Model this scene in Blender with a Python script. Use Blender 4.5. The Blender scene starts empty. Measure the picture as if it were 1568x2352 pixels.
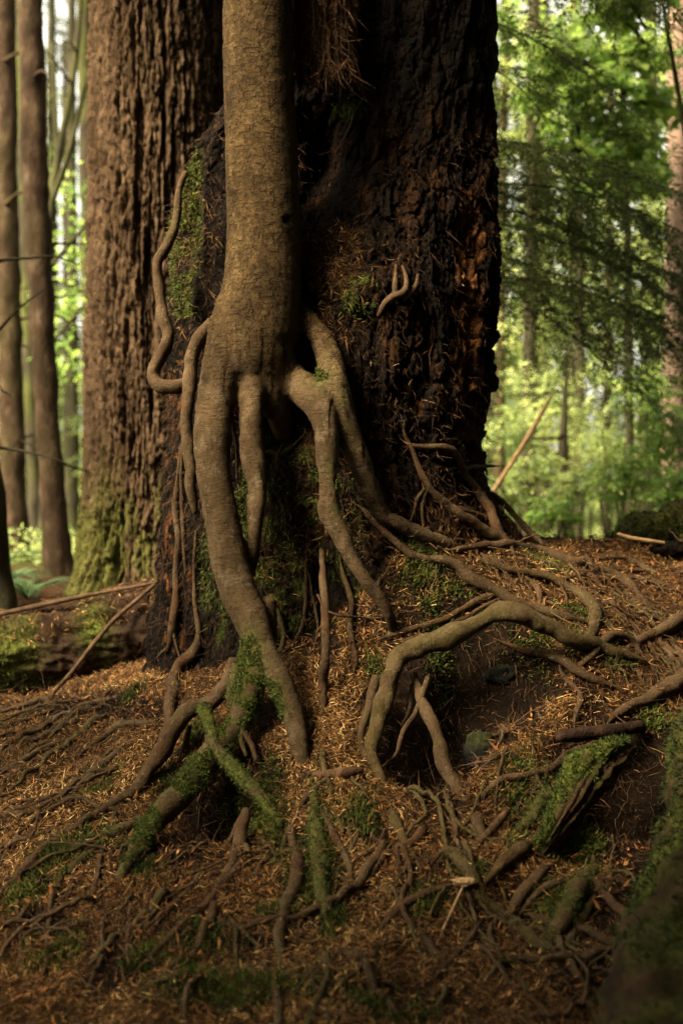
import bpy, math
import numpy as np
from mathutils import Vector
from mathutils.bvhtree import BVHTree

rng = np.random.default_rng(11)
S = bpy.context.scene
COL = S.collection

# ---------------------------------------------------------------- camera, world, sun, exposure
F, CX, CY, H = 50 / 36 * 2352, 784.0, 1176.0, 1.5     # 50 mm on a 36 mm tall frame, level, 1.5 m up
cam = bpy.data.objects.new('camera', bpy.data.cameras.new('camera'))
COL.objects.link(cam)
cam.location = (0, 0, H)
cam.rotation_euler = (math.radians(90), 0, 0)
cd = cam.data
cd.sensor_fit = 'VERTICAL'
cd.sensor_height = 36
cd.sensor_width = 24
cd.lens = 50
cd.clip_start = 0.05
cd.clip_end = 2000
cd.dof.use_dof = True
cd.dof.focus_distance = 5.9
cd.dof.aperture_fstop = 1.4
S.camera = cam

SUN_DIR = Vector((-0.70, -0.52, 0.84)).normalized()
wd = bpy.data.worlds.new("World")
S.world = wd
wd.use_nodes = True
nt = wd.node_tree
sky = nt.nodes.new('ShaderNodeTexSky')
sky.sky_type = 'NISHITA'
sky.sun_disc = False
sky.sun_elevation = math.asin(SUN_DIR.z)
sky.sun_rotation = math.atan2(SUN_DIR.x, SUN_DIR.y)
sky.air_density = 0.4
sky.dust_density = 6.0
sky.ozone_density = 0.0
bg = nt.nodes['Background']
bg.inputs['Strength'].default_value = 0.15
hs = nt.nodes.new('ShaderNodeHueSaturation')
hs.inputs['Saturation'].default_value = 0.10                  # thin cloud takes most of the blue away
nt.links.new(sky.outputs[0], hs.inputs['Color'])
wm = nt.nodes.new('ShaderNodeMix')
wm.data_type, wm.blend_type = 'RGBA', 'MULTIPLY'
wm.inputs[0].default_value = 1.0
wm.inputs[7].default_value = (1.0, 0.95, 0.78, 1)             # warm evening veil
nt.links.new(hs.outputs[0], wm.inputs[6])
nt.links.new(wm.outputs[2], bg.inputs['Color'])
sl = bpy.data.lights.new('sun', 'SUN')
sl.energy = 3.8
sl.angle = math.radians(20)
sl.color = (1.0, 0.82, 0.56)
so = bpy.data.objects.new('sun', sl)
COL.objects.link(so)
so.rotation_euler = SUN_DIR.to_track_quat('Z', 'Y').to_euler()
S.view_settings.view_transform = 'Standard'
S.view_settings.look = 'None'
S.view_settings.exposure = 2.95
S.view_settings.gamma = 1.0
S.render.engine = 'CYCLES'
S.cycles.use_denoising = True
S.cycles.denoising_prefilter = 'NONE'
S.cycles.use_adaptive_sampling = False
S.cycles.max_bounces = 6
S.cycles.diffuse_bounces = 4
S.cycles.transmission_bounces = 4
S.cycles.sample_clamp_indirect = 4.0


# ---------------------------------------------------------------- numeric helpers
def W(x, y, Y):
    """the point seen at x, y (photo scaled to 1568 x 2352) that lies Y metres in front of the camera"""
    x, y, Y = np.broadcast_arrays(np.asarray(x, float), np.asarray(y, float), np.asarray(Y, float))
    return np.stack([(x - CX) / F * Y, Y, H - (y - CY) / F * Y], -1)


def PX(P):
    return CX + P[..., 0] / P[..., 1] * F, CY + (H - P[..., 2]) / P[..., 1] * F


def sst(a, b, x):
    t = np.clip((x - a) / (b - a), 0, 1)
    return t * t * (3 - 2 * t)


def _h(ix, iy, iz, seed):
    h = (ix.astype(np.int64) * 374761393 + iy.astype(np.int64) * 668265263 + iz.astype(np.int64) * 2147483647 + seed * 1274126177) & 0xFFFFFFFF
    h = ((h ^ (h >> 13)) * 1274126177) & 0xFFFFFFFF
    h = ((h ^ (h >> 16)) * 2246822519) & 0xFFFFFFFF
    return ((h ^ (h >> 15)) & 0xFFFFFF) / float(0xFFFFFF)


def vnoise(P, seed=0):
    P = np.asarray(P, float)
    i = np.floor(P).astype(np.int64)
    f = P - i
    f = f * f * f * (f * (f * 6 - 15) + 10)
    r = 0
    for dx in (0, 1):
        for dy in (0, 1):
            for dz in (0, 1):
                w = (f[..., 0] if dx else 1 - f[..., 0]) * (f[..., 1] if dy else 1 - f[..., 1]) * (f[..., 2] if dz else 1 - f[..., 2])
                r = r + w * _h(i[..., 0] + dx, i[..., 1] + dy, i[..., 2] + dz, seed)
    return r * 2 - 1


def fbm(P, octv=4, seed=0, gain=0.5):
    P = np.asarray(P, float)
    a, s, t = 1.0, 0.0, 0.0
    for o in range(octv):
        s = s + a * vnoise(P * 2.03 ** o + o * 17.3, seed + o)
        t += a
        a *= gain
    return s / t


def cells(u, v, seed=0, jit=0.8):
    """2-D cell pattern: distance to the cell border and a random number per cell"""
    iu, iv = np.floor(u).astype(np.int64), np.floor(v).astype(np.int64)
    d1 = np.full(u.shape, 9.0)
    d2 = d1.copy()
    cid = np.zeros(u.shape)
    z = np.zeros_like(iu)
    for du in (-1, 0, 1):
        for dv in (-1, 0, 1):
            a, b = iu + du, iv + dv
            pu = a + .5 + jit * (_h(a, b, z, seed) - .5)
            pv = b + .5 + jit * (_h(a, b, z, seed + 1) - .5)
            d = np.maximum(np.abs(u - pu), np.abs(v - pv)) * .6 + np.hypot(u - pu, v - pv) * .4
            r = _h(a, b, z, seed + 2)
            n = d < d1
            d2 = np.where(n, d1, np.minimum(d2, d))
            cid = np.where(n, r, cid)
            d1 = np.where(n, d, d1)
    return d2 - d1, cid


def unit(v):
    return v / np.maximum(np.linalg.norm(v, axis=-1, keepdims=True), 1e-9)


def rdir(n, g=None):
    return unit((g or rng).normal(size=(n, 3)))


# ---------------------------------------------------------------- objects
def mk(name, V, Fs, mat, parent=None, smooth=True, attrs=None, base=None, normals=None):
    """link ONE mesh object made of vertices V and faces Fs (one or more index arrays)"""
    V = np.asarray(V, float)
    if base is None and parent is not None:
        base = np.array(parent.get('_b', (0, 0, 0)))
    if base is not None:
        V = V - np.asarray(base)
    if not isinstance(Fs, list):
        Fs = [Fs]
    me = bpy.data.meshes.new(name)
    me.vertices.add(len(V))
    me.vertices.foreach_set('co', V.astype(np.float32).ravel())
    idx = np.concatenate([np.asarray(f).ravel() for f in Fs]).astype(np.int32)
    tot = np.concatenate([np.full(len(f), np.asarray(f).shape[1]) for f in Fs]).astype(np.int32)
    st = np.concatenate([[0], np.cumsum(tot)[:-1]]).astype(np.int32)
    me.loops.add(len(idx))
    me.loops.foreach_set('vertex_index', idx)
    me.polygons.add(len(tot))
    me.polygons.foreach_set('loop_start', st)
    me.polygons.foreach_set('loop_total', tot)
    me.polygons.foreach_set('use_smooth', np.full(len(tot), smooth))
    for k, a in (attrs or {}).items():
        at = me.attributes.new(k, 'FLOAT', 'POINT')
        at.data.foreach_set('value', np.asarray(a, np.float32))
    me.update(calc_edges=True)
    if normals is not None:
        me.normals_split_custom_set_from_vertices(normals.astype(np.float32))
    me.materials.append(mat)
    o = bpy.data.objects.new(name, me)
    COL.objects.link(o)
    if parent is not None:
        o.parent = parent
    elif base is not None:
        o.location = tuple(base)
    return o


def tag(o, label=None, cat=None, group=None, kind=None):
    for k, v in (('label', label), ('category', cat), ('group', group), ('kind', kind)):
        if v:
            o[k] = v
    return o


def thing(name, label, cat, base, group=None):
    o = bpy.data.objects.new(name, None)
    COL.objects.link(o)
    o.empty_display_size = 0.2
    o.location = tuple(base)
    o['_b'] = tuple(float(b) for b in base)
    return tag(o, label, cat, group)


class MB:
    """collects pieces of one mesh"""
    def __init__(s):
        s.V, s.F, s.A, s.n = [], {}, {}, 0

    def add(s, V, Fs, **attrs):
        for f in (Fs if isinstance(Fs, list) else [Fs]):
            f = np.asarray(f)
            s.F.setdefault(f.shape[1], []).append(f + s.n)
        s.V.append(V)
        s.n += len(V)
        for k, a in attrs.items():
            s.A.setdefault(k, []).append(np.broadcast_to(np.asarray(a, float), (len(V),)))
        return s

    def build(s, name, mat, parent=None, smooth=True, base=None):
        return mk(name, np.concatenate(s.V), [np.concatenate(f) for f in s.F.values()], mat, parent, smooth,
                  {k: np.concatenate(a) for k, a in s.A.items()}, base)


def crom(P, step):
    """Catmull-Rom through the rows of P (x, y, z, r, ...), resampled about every step"""
    P = np.asarray(P, float)
    if len(P) == 2:
        n = max(2, int(np.linalg.norm(P[1, :3] - P[0, :3]) / step))
        t = np.linspace(0, 1, n + 1)[:, None]
        return P[0] * (1 - t) + P[1] * t
    Q = np.vstack([2 * P[0] - P[1], P, 2 * P[-1] - P[-2]])
    out = []
    for i in range(len(P) - 1):
        a, b, c, d = Q[i:i + 4]
        n = max(1, int(round(np.linalg.norm(c[:3] - b[:3]) / step)))
        t = (np.arange(n) / n)[:, None]
        out.append(.5 * (2 * b + (c - a) * t + (2 * a - 5 * b + 4 * c - d) * t ** 2 + (3 * b - a - 3 * c + d) * t ** 3))
    out.append(P[-1:])
    return np.concatenate(out)


def tube(P, R, n=10, lump=0.0, lf=9.0, seed=0, flat=1.0):
    """a closed tube along P with radii R"""
    P, R = np.asarray(P, float), np.asarray(R, float)
    T = unit(np.gradient(P, axis=0))
    up = np.array([0, 0, 1.0]) if abs(T[0, 2]) < .9 else np.array([1.0, 0, 0])
    Nn = np.zeros_like(P)
    a = unit(np.cross(T[0], up))
    for i in range(len(P)):
        a = unit(a - T[i] * np.dot(a, T[i]))
        Nn[i] = a
    B = np.cross(T, Nn)
    th = np.arange(n) * 2 * np.pi / n
    ring = Nn[:, None] * np.cos(th)[None, :, None] + B[:, None] * np.sin(th)[None, :, None] * flat
    V = P[:, None] + ring * R[:, None, None]
    if lump:
        k = 1 + lump * fbm(V * lf, 3, seed) * 1.6 + lump * .45 * fbm(V * 48, 2, seed + 5)
        V = P[:, None] + ring * (R[:, None] * k)[..., None]
    m = len(P)
    i = np.arange(m - 1)[:, None] * n
    j = np.arange(n)[None]
    jn = (j + 1) % n
    Fq = np.stack([i + j, i + jn, i + n + jn, i + n + j], -1).reshape(-1, 4)
    V = V.reshape(-1, 3)
    c0, c1 = len(V), len(V) + 1
    V = np.vstack([V, P[:1] - T[:1] * R[0] * .5, P[-1:] + T[-1:] * R[-1] * .5])
    jj = np.arange(n)
    Ft = np.vstack([np.stack([np.full(n, c0), (jj + 1) % n, jj], 1),
                    np.stack([np.full(n, c1), (m - 1) * n + jj, (m - 1) * n + (jj + 1) % n], 1)])
    return V, [Fq, Ft]


def leafq(C, A, Sd, L, Wd, bend=None):
    """one diamond leaf each: base C, along A, width along Sd"""
    n = len(C)
    L = np.broadcast_to(L, (n,))[:, None]
    Wd = np.broadcast_to(Wd, (n,))[:, None]
    mid = C + A * L * .45
    tip = C + A * L
    if bend is not None:
        tip = tip + bend * L
    V = np.stack([C, mid + Sd * Wd / 2, tip, mid - Sd * Wd / 2], 1).reshape(-1, 3)
    return V, np.arange(n * 4).reshape(n, 4)


def side(A, g=None):
    return unit(np.cross(A, rdir(len(A), g)))


def fuzz(C, D, L, Wd):
    """thin triangles standing at C along D"""
    n = len(C)
    s = side(D)
    L = np.broadcast_to(L, (n,))[:, None]
    V = np.stack([C - s * Wd / 2, C + s * Wd / 2, C + D * L], 1).reshape(-1, 3)
    return V, np.arange(n * 3).reshape(n, 3)


# ---------------------------------------------------------------- materials
class Mat:
    def __init__(s, name):
        s.m = bpy.data.materials.new(name)
        s.m.use_nodes = True
        s.t = s.m.node_tree
        s.t.nodes.clear()
        s.out = s.n('ShaderNodeOutputMaterial')

    def n(s, ty, **kw):
        x = s.t.nodes.new(ty)
        for k, v in kw.items():
            setattr(x, k, v)
        return x

    def set(s, node, **kw):
        for k, v in kw.items():
            k = k.replace('_', ' ')
            i = node.inputs[k]
            if hasattr(v, 'is_output'):
                s.t.links.new(v, i)
            else:
                i.default_value = v
        return node

    def coord(s, sc=(1, 1, 1)):
        c = s.n('ShaderNodeTexCoord')
        mp = s.n('ShaderNodeMapping')
        mp.inputs['Scale'].default_value = sc
        s.t.links.new(c.outputs['Object'], mp.inputs['Vector'])
        return mp.outputs[0]

    def noise(s, scale, det=4, rough=.55, sc=(1, 1, 1), dist=0.0):
        x = s.n('ShaderNodeTexNoise')
        s.set(x, Vector=s.coord(sc), Scale=scale, Detail=det, Roughness=rough, Distortion=dist)
        return x.outputs['Fac']

    def vor(s, scale, sc=(1, 1, 1), feature='DISTANCE_TO_EDGE', out='Distance'):
        x = s.n('ShaderNodeTexVoronoi', feature=feature)
        s.set(x, Vector=s.coord(sc), Scale=scale)
        return x.outputs[out]

    def attr(s, name):
        return s.n('ShaderNodeAttribute', attribute_name=name).outputs['Fac']

    def ramp(s, fac, stops):
        x = s.n('ShaderNodeValToRGB')
        e = x.color_ramp.elements
        while len(e) < len(stops):
            e.new(.5)
        for q, (p, c) in zip(e, stops):
            q.position = p
            q.color = (c, c, c, 1) if not isinstance(c, tuple) else c + (1,)
        s.t.links.new(fac, x.inputs[0])
        return x.outputs[0]

    def mix(s, fac, a, b, mode='MIX'):
        x = s.n('ShaderNodeMix', data_type='RGBA', blend_type=mode)
        for k, v in ((0, fac), (6, a), (7, b)):
            if hasattr(v, 'is_output'):
                s.t.links.new(v, x.inputs[k])
            else:
                x.inputs[k].default_value = v + (1,) if isinstance(v, tuple) else v
        return x.outputs[2]

    def math(s, op, a, b=0.0, c=0.0):
        x = s.n('ShaderNodeMath', operation=op)
        for k, v in ((0, a), (1, b), (2, c)):
            if hasattr(v, 'is_output'):
                s.t.links.new(v, x.inputs[k])
            else:
                x.inputs[k].default_value = v
        return x.outputs[0]

    def bump(s, hgt, dist, strength=1.0, prev=None):
        x = s.n('ShaderNodeBump')
        s.set(x, Height=hgt, Distance=dist, Strength=strength)
        if prev is not None:
            s.set(x, Normal=prev)
        return x.outputs[0]

    def pbr(s, color, rough=.85, spec=.2, normal=None):
        p = s.n('ShaderNodeBsdfPrincipled')
        s.set(p, Base_Color=color if hasattr(color, 'is_output') else color + (1,), Roughness=rough)
        p.inputs['Specular IOR Level'].default_value = spec
        if normal is not None:
            s.set(p, Normal=normal)
        s.t.links.new(p.outputs[0], s.out.inputs[0])
        return s.m

    def leaf(s, color, trans=.5, tcol=None, rough=.6, spec=.25):
        p = s.n('ShaderNodeBsdfPrincipled')
        s.set(p, Base_Color=color, Roughness=rough)
        p.inputs['Specular IOR Level'].default_value = spec
        tr = s.n('ShaderNodeBsdfTranslucent')
        s.set(tr, Color=tcol if tcol is not None else color)
        mx = s.n('ShaderNodeMixShader')
        mx.inputs[0].default_value = trans
        s.t.links.new(p.outputs[0], mx.inputs[1])
        s.t.links.new(tr.outputs[0], mx.inputs[2])
        s.t.links.new(mx.outputs[0], s.out.inputs[0])
        return s.m


MOSS_A, MOSS_B = (0.016, 0.022, 0.004), (0.070, 0.076, 0.013)


def mossmix(m, col, fac):
    return m.mix(fac, col, m.ramp(m.noise(60, 3), [(.35, MOSS_A), (.65, MOSS_B)]))


def mat_tree_bark():
    m = Mat('young_bark')
    c = m.ramp(m.noise(5, 6, .65, (1, 1, .6)), [(.3, (0.020, 0.0118, 0.0042)), (.5, (0.039, 0.0235, 0.0086)), (.72, (0.069, 0.0435, 0.0170))])
    up = m.attr('plate')
    c = m.mix(up, m.ramp(m.noise(5, 6, .65, (1, 1, .6)), [(.3, (0.021, 0.0130, 0.0058)), (.5, (0.043, 0.0272, 0.0128)), (.72, (0.075, 0.0500, 0.0255))]), c)
    wv_ = m.n('ShaderNodeTexNoise')
    m.set(wv_, Vector=m.coord((1, 1, 1)), Scale=9.0, Detail=3.0)
    vm = m.n('ShaderNodeVectorMath', operation='MULTIPLY_ADD')
    m.t.links.new(wv_.outputs['Color'], vm.inputs[0])
    vm.inputs[1].default_value = (.05, .05, .035)
    m.t.links.new(m.coord((1, 1, 1.55)), vm.inputs[2])
    pls = []
    for sc in (24.0, 47.0):
        v = m.n('ShaderNodeTexVoronoi', feature='F1', distance='CHEBYCHEV')
        m.set(v, Vector=vm.outputs[0], Scale=sc, Randomness=.85)
        pls.append(v)
    c = m.mix(m.math('MULTIPLY', up, .55), c, m.mix(1.0, c, m.ramp(pls[0].outputs['Color'], [(.1, .62), (.9, 1.38)]), 'MULTIPLY'))
    c = m.mix(m.math('MULTIPLY', up, .45), c, m.mix(1.0, c, m.ramp(pls[1].outputs['Color'], [(.1, .7), (.9, 1.3)]), 'MULTIPLY'))
    crack = m.ramp(pls[0].outputs['Distance'], [(.44, 0.0), (.60, 1.0)])
    crack2 = m.ramp(pls[1].outputs['Distance'], [(.46, 0.0), (.62, 1.0)])
    pl2 = m.noise(26, 4, .7, (1.6, 1.6, .5), .4)
    c = m.mix(m.math('MULTIPLY', m.math('MAXIMUM', crack, crack2), m.math('MULTIPLY', up, .32)), c, (0.008, 0.0045, 0.0018))
    c = m.mix(1.0, c, m.ramp(m.noise(2.6, 5, .7, (1.6, 1.6, .7)), [(.3, .62), (.7, 1.3)]), 'MULTIPLY')
    lo = m.math('SUBTRACT', 1.0, up)
    c = m.mix(m.math('MULTIPLY', lo, m.ramp(m.noise(13, 6, .75), [(.52, 0.0), (.64, .6)])), c, (0.082, 0.062, 0.037))
    c = m.mix(m.math('MULTIPLY', lo, m.ramp(m.noise(7, 6, .75, (2.5, 2.5, .6)), [(.36, .75), (.48, 0.0)])), c, (0.014, 0.0085, 0.004))
    li = m.ramp(m.noise(38, 2, .5), [(.66, 0.0), (.70, 1.0)])
    c = m.mix(m.math('MULTIPLY', li, m.math('SUBTRACT', .4, m.math('MULTIPLY', up, .4))), c, (0.085, 0.070, 0.045))
    c = mossmix(m, c, m.attr('moss'))
    b = m.bump(m.math('MULTIPLY', m.math('SUBTRACT', 1.0, crack), up), .012, .9)
    b = m.bump(m.math('MULTIPLY', m.math('SUBTRACT', 1.0, crack2), up), .007, .9, b)
    b = m.bump(m.math('MULTIPLY', m.ramp(pl2, [(.36, 0.0), (.50, 1.0)]), up), .008, .8, b)
    b = m.bump(m.noise(26, 6, .75, (.8, .8, 2.6)), .020, .75, b)
    b = m.bump(m.noise(150, 3, .6), .004, .6, b)
    return m.pbr(c, .9, .05, b)


def mat_root():
    m = Mat('root_bark')
    c = m.ramp(m.noise(7, 6, .7), [(.28, (0.020, 0.0118, 0.0052)), (.5, (0.042, 0.0260, 0.0128)), (.74, (0.082, 0.054, 0.029))])
    c = m.mix(m.ramp(m.noise(45, 2), [(.66, 0.0), (.71, .6)]), c, (0.11, 0.085, 0.055))
    c = m.mix(m.ramp(m.noise(3.1, 3), [(.52, 0.0), (.68, .55)]), c, (0.048, 0.021, 0.009))
    c = mossmix(m, c, m.attr('moss'))
    b = m.bump(m.noise(22, 5, .7), .020, .7)
    b = m.bump(m.noise(75, 5, .75), .010, .9, b)
    b = m.bump(m.noise(190, 3, .6), .004, .8, b)
    return m.pbr(c, .9, .05, b)


def mat_char():
    m = Mat('charred_wood')
    c = m.ramp(m.noise(9, 6, .7, (1, 1, .35)), [(.3, (0.0022, 0.0016, 0.0011)), (.6, (0.0052, 0.0036, 0.0024)), (.82, (0.020, 0.011, 0.0055))])
    w = m.ramp(m.noise(22, 5, .7, (1, 1, .25)), [(.3, (0.034, 0.012, 0.0045)), (.5, (0.105, 0.040, 0.012)), (.7, (0.23, 0.095, 0.028))])
    wf = m.math('MULTIPLY', m.attr('wood'), m.ramp(m.noise(30, 4, .7, (1, 1, .5)), [(.38, 0.15), (.55, 1.0)]))
    c = m.mix(wf, c, w)
    c = mossmix(m, c, m.attr('moss'))
    b = m.bump(m.noise(28, 6, .75, (1.3, 1.3, .35)), .022, .8)
    v = m.n('ShaderNodeTexVoronoi', feature='F1', distance='CHEBYCHEV')
    m.set(v, Vector=m.coord((1, 1, .38)), Scale=42.0, Randomness=.9)
    b = m.bump(m.ramp(v.outputs['Distance'], [(.30, 1.0), (.62, 0.0)]), .018, .9, b)
    b = m.bump(m.noise(110, 4, .7, (1, 1, .5)), .006, .8, b)
    return m.pbr(c, .95, .03, b)


def mat_fir():
    m = Mat('furrowed_bark')
    c = m.ramp(m.noise(7, 6, .7, (1, 1, .35)), [(.28, (0.0145, 0.0086, 0.0044)), (.5, (0.035, 0.0212, 0.0110)), (.75, (0.082, 0.0520, 0.0290))])
    c = mossmix(m, c, m.attr('moss'))
    b = m.bump(m.noise(35, 6, .75, (1, 1, .4)), .02, .9)
    return m.pbr(c, .95, .04, b)


def mat_simple(name, stops, scale=8, sc=(1, 1, 1), bd=.01, bs=30, moss=False, spec=.05):
    m = Mat(name)
    c = m.ramp(m.noise(scale, 5, .65, sc), stops)
    if moss:
        c = mossmix(m, c, m.attr('moss'))
    return m.pbr(c, .92, spec, m.bump(m.noise(bs, 5, .7, sc), bd, .8))


def mat_tone(name, stops, rough=.85, spec=.12, trans=0.0, tstops=None):
    m = Mat(name)
    t = m.attr('tone')
    c = m.ramp(t, stops)
    if trans:
        return m.leaf(c, trans, m.ramp(t, tstops) if tstops else None, rough, spec)
    return m.pbr(c, rough, spec)


def mat_ground():
    m = Mat('forest_floor')
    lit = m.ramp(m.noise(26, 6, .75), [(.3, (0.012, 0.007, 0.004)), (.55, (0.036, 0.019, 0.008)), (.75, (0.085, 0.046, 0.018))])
    soil_shade = m.ramp(m.noise(14, 6, .7), [(.3, (0.0045, 0.003, 0.002)), (.6, (0.011, 0.007, 0.0042)), (.8, (0.032, 0.015, 0.0065))])
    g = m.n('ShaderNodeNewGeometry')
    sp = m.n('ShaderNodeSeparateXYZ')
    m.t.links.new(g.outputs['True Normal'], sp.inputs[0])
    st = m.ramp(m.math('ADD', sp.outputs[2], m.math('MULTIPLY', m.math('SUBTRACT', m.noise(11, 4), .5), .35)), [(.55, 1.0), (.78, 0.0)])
    c = m.mix(m.math('MAXIMUM', st, m.ramp(m.attr('soil_shade'), [(.3, 0.0), (.6, 1.0)])), lit, soil_shade)  # exposed soil, and painted shade in the hollows
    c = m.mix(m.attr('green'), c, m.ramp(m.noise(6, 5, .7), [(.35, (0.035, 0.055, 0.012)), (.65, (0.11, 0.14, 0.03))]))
    b = m.bump(m.noise(45, 6, .8), .03, .8)
    return m.pbr(c, 1.0, .02, b)


M = dict(
    bark=mat_tree_bark(), root=mat_root(), char=mat_char(), fir=mat_fir(), ground=mat_ground(),
    needle=mat_tone('dry_needles', [(0, (0.010, 0.0055, 0.003)), (.4, (0.046, 0.0210, 0.0072)), (.66, (0.142, 0.073, 0.0235)), (.88, (0.32, 0.185, 0.064)), (1, (0.46, 0.31, 0.14))], .85, .06),
    flake=mat_tone('dead_leaf', [(0, (0.035, 0.015, 0.006)), (.6, (0.13, 0.050, 0.014)), (1, (0.30, 0.15, 0.055))], .85, .06),
    hair=mat_tone('rootlets', [(0, (0.014, 0.009, 0.006)), (.6, (0.060, 0.032, 0.016)), (1, (0.20, 0.105, 0.05))], .9, .04),
    moss=mat_tone('moss_tufts', [(0, (0.010, 0.017, 0.004)), (.5, (0.038, 0.050, 0.008)), (1, (0.115, 0.120, 0.022))], .85, .1),
    log=mat_simple('rotten_log_bark', [(.3, (0.006, 0.0036, 0.0023)), (.55, (0.022, 0.0122, 0.007)), (.78, (0.065, 0.034, 0.018))], 9, (1, 1, 1), .02, 26, True),
    stick=mat_simple('stick_bark', [(.3, (0.026, 0.015, 0.008)), (.7, (0.070, 0.042, 0.023))], 20),
    pale=mat_simple('pale_wood', [(.3, (0.15, 0.090, 0.042)), (.7, (0.28, 0.18, 0.09))], 20),
    stone=mat_simple('wet_stone', [(.3, (0.003, 0.0032, 0.0028)), (.7, (0.010, 0.0098, 0.0078))], 12, moss=True),
    thin=mat_simple('thin_trunk_bark', [(.26, (0.006, 0.0038, 0.0020)), (.5, (0.020, 0.0120, 0.0064)), (.62, (0.034, 0.0215, 0.0120)), (.8, (0.075, 0.058, 0.040))], 9, (1, 1, .55), .03, 16, moss=True),
    dark=mat_simple('dark_trunk_bark', [(.3, (0.010, 0.0085, 0.005)), (.7, (0.030, 0.025, 0.014))], 6, (1, 1, .4), moss=True),
    pink=mat_simple('pinkish_trunk_bark', [(.3, (0.11, 0.068, 0.047)), (.7, (0.21, 0.140, 0.102))], 5, (1, 1, .4), moss=True),
    hem=mat_tone('hemlock_needles', [(0, (0.024, 0.034, 0.010)), (.6, (0.060, 0.080, 0.020)), (1, (0.12, 0.14, 0.038))], .6, .25, .4),
    shade_canopy=mat_tone('shade_canopy_leaves', [(0, (0.020, 0.024, 0.006)), (1, (0.050, 0.054, 0.012))], .7, .1, .5, [(0, (0.09, 0.085, 0.012)), (1, (0.19, 0.17, 0.025))]),
    maple=mat_tone('maple_leaves', [(0, (0.042, 0.080, 0.018)), (.5, (0.115, 0.175, 0.038)), (1, (0.25, 0.31, 0.085))], .5, .3, .55,
                   [(0, (0.07, 0.15, 0.025)), (.5, (0.21, 0.34, 0.055)), (1, (0.46, 0.56, 0.13))]),
    shrub=mat_tone('shrub_leaves', [(0, (0.050, 0.078, 0.024)), (.5, (0.165, 0.205, 0.065)), (1, (0.37, 0.39, 0.15))], .55, .25, .5,
                   [(0, (0.08, 0.13, 0.03)), (.5, (0.27, 0.34, 0.085)), (1, (0.52, 0.54, 0.18))]),
    fern=mat_tone('fern_leaves', [(0, (0.030, 0.058, 0.020)), (1, (0.095, 0.145, 0.050))], .6, .25, .4),
)

# ---------------------------------------------------------------- the ground: one sheet to the horizon
CTRL = """
1140,1225,6.62 1200,1252,6.9 1300,1248,7.2 1420,1248,7.45 1568,1256,7.6
940,1225,6.33 1010,1262,6.36 1100,1262,6.55 1000,1330,6.22 1150,1330,6.36 1300,1340,6.55 1500,1350,6.85 1568,1320,7.1
880,1330,6.22 930,1420,6.1 1100,1400,6.15 1250,1420,6.25 1400,1420,6.4 1540,1440,6.55
980,1478,5.98 1180,1470,6.05 1320,1500,6.1 1440,1520,6.2 1560,1520,6.35
980,1570,5.96 1180,1575,5.98 1320,1580,5.96 1450,1600,6.02 1560,1590,6.15
990,1690,5.82 1200,1650,5.78 1330,1680,5.8 1450,1690,5.82 1550,1700,5.8
1000,1760,5.7 1200,1770,5.5 1450,1800,5.55 1560,1850,5.4
1000,1850,5.38 1200,1850,5.4 1420,1930,5.2 850,1800,5.48 760,1800,5.5
880,1480,6.08 840,1560,5.95 800,1500,6.12 700,1530,6.08 760,1650,5.78 690,1700,5.66 700,1760,5.55 600,1680,5.75
700,1880,5.32 850,1950,5.15 1000,1950,5.12 1150,1960,5.1 1300,2010,5.0
620,1900,5.35 480,1900,5.45 540,1800,5.62 620,1760,5.58 430,1960,5.2 560,2000,5.08
700,2000,5.0 850,2080,4.82 1000,2050,4.88 1200,2150,4.68 1400,2150,4.7 1560,2100,4.8
400,1640,6.05 330,1630,6.25 350,1720,5.95 260,1680,6.25 180,1640,6.6 60,1650,6.75 20,1750,6.3 150,1750,6.1
300,1800,5.72 180,1850,5.65 40,1880,5.65 250,1900,5.45 120,1960,5.3 20,2000,5.3 300,2000,5.1
200,2100,4.85 400,2150,4.65 600,2150,4.62 800,2200,4.5 1000,2200,4.52 1250,2250,4.45
0,2150,4.8 0,2352,4.2 300,2352,4.15 600,2352,4.12 900,2352,4.1 1200,2352,4.12 1568,2352,4.2
120,1600,7.3 20,1612,7.35 300,1560,7.1 220,1585,7.3 100,1575,7.8 300,1500,7.7 0,1580,7.8 -200,1600,7.6 -200,1620,7.2 150,1470,8.3 0,1490,8.3 20,1450,8.3 200,1380,9.0 350,1365,8.8 140,1330,10.5 30,1270,13 240,1275,14 120,1300,11.5
500,1400,9 800,1380,9.5 1100,1400,9.5 1300,1420,9.5 1500,1430,9.5 1700,1420,9.5 1300,1300,15 1100,1300,15
"""
cp = np.array([[float(q) for q in t.split(',')] for t in CTRL.split()])
cw = W(cp[:, 0], cp[:, 1], cp[:, 2])
cw = np.vstack([cw, [[0, 0, -.12], [3, 0, -.1], [-3, 0, -.1], [0, 2.4, -.1], [1.5, 2.8, -.05], [-1.5, 2.8, -.05],
                     [-3.2, 5, .35], [3.2, 5, .35], [3.4, 7, 1.2], [-3.4, 7, .6]]])


def _fit(c):
    n = len(c)
    d = np.linalg.norm(c[:, None, :2] - c[None, :, :2], axis=-1)
    A = np.zeros((n + 3, n + 3))
    A[:n, :n] = -d - np.eye(n) * .004
    A[:n, n] = A[n, :n] = 1
    A[:n, n + 1:] = c[:, :2]
    A[n + 1:, :n] = c[:, :2].T
    return np.linalg.solve(A, np.concatenate([c[:, 2], np.zeros(3)]))


cco = _fit(cw)
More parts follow.
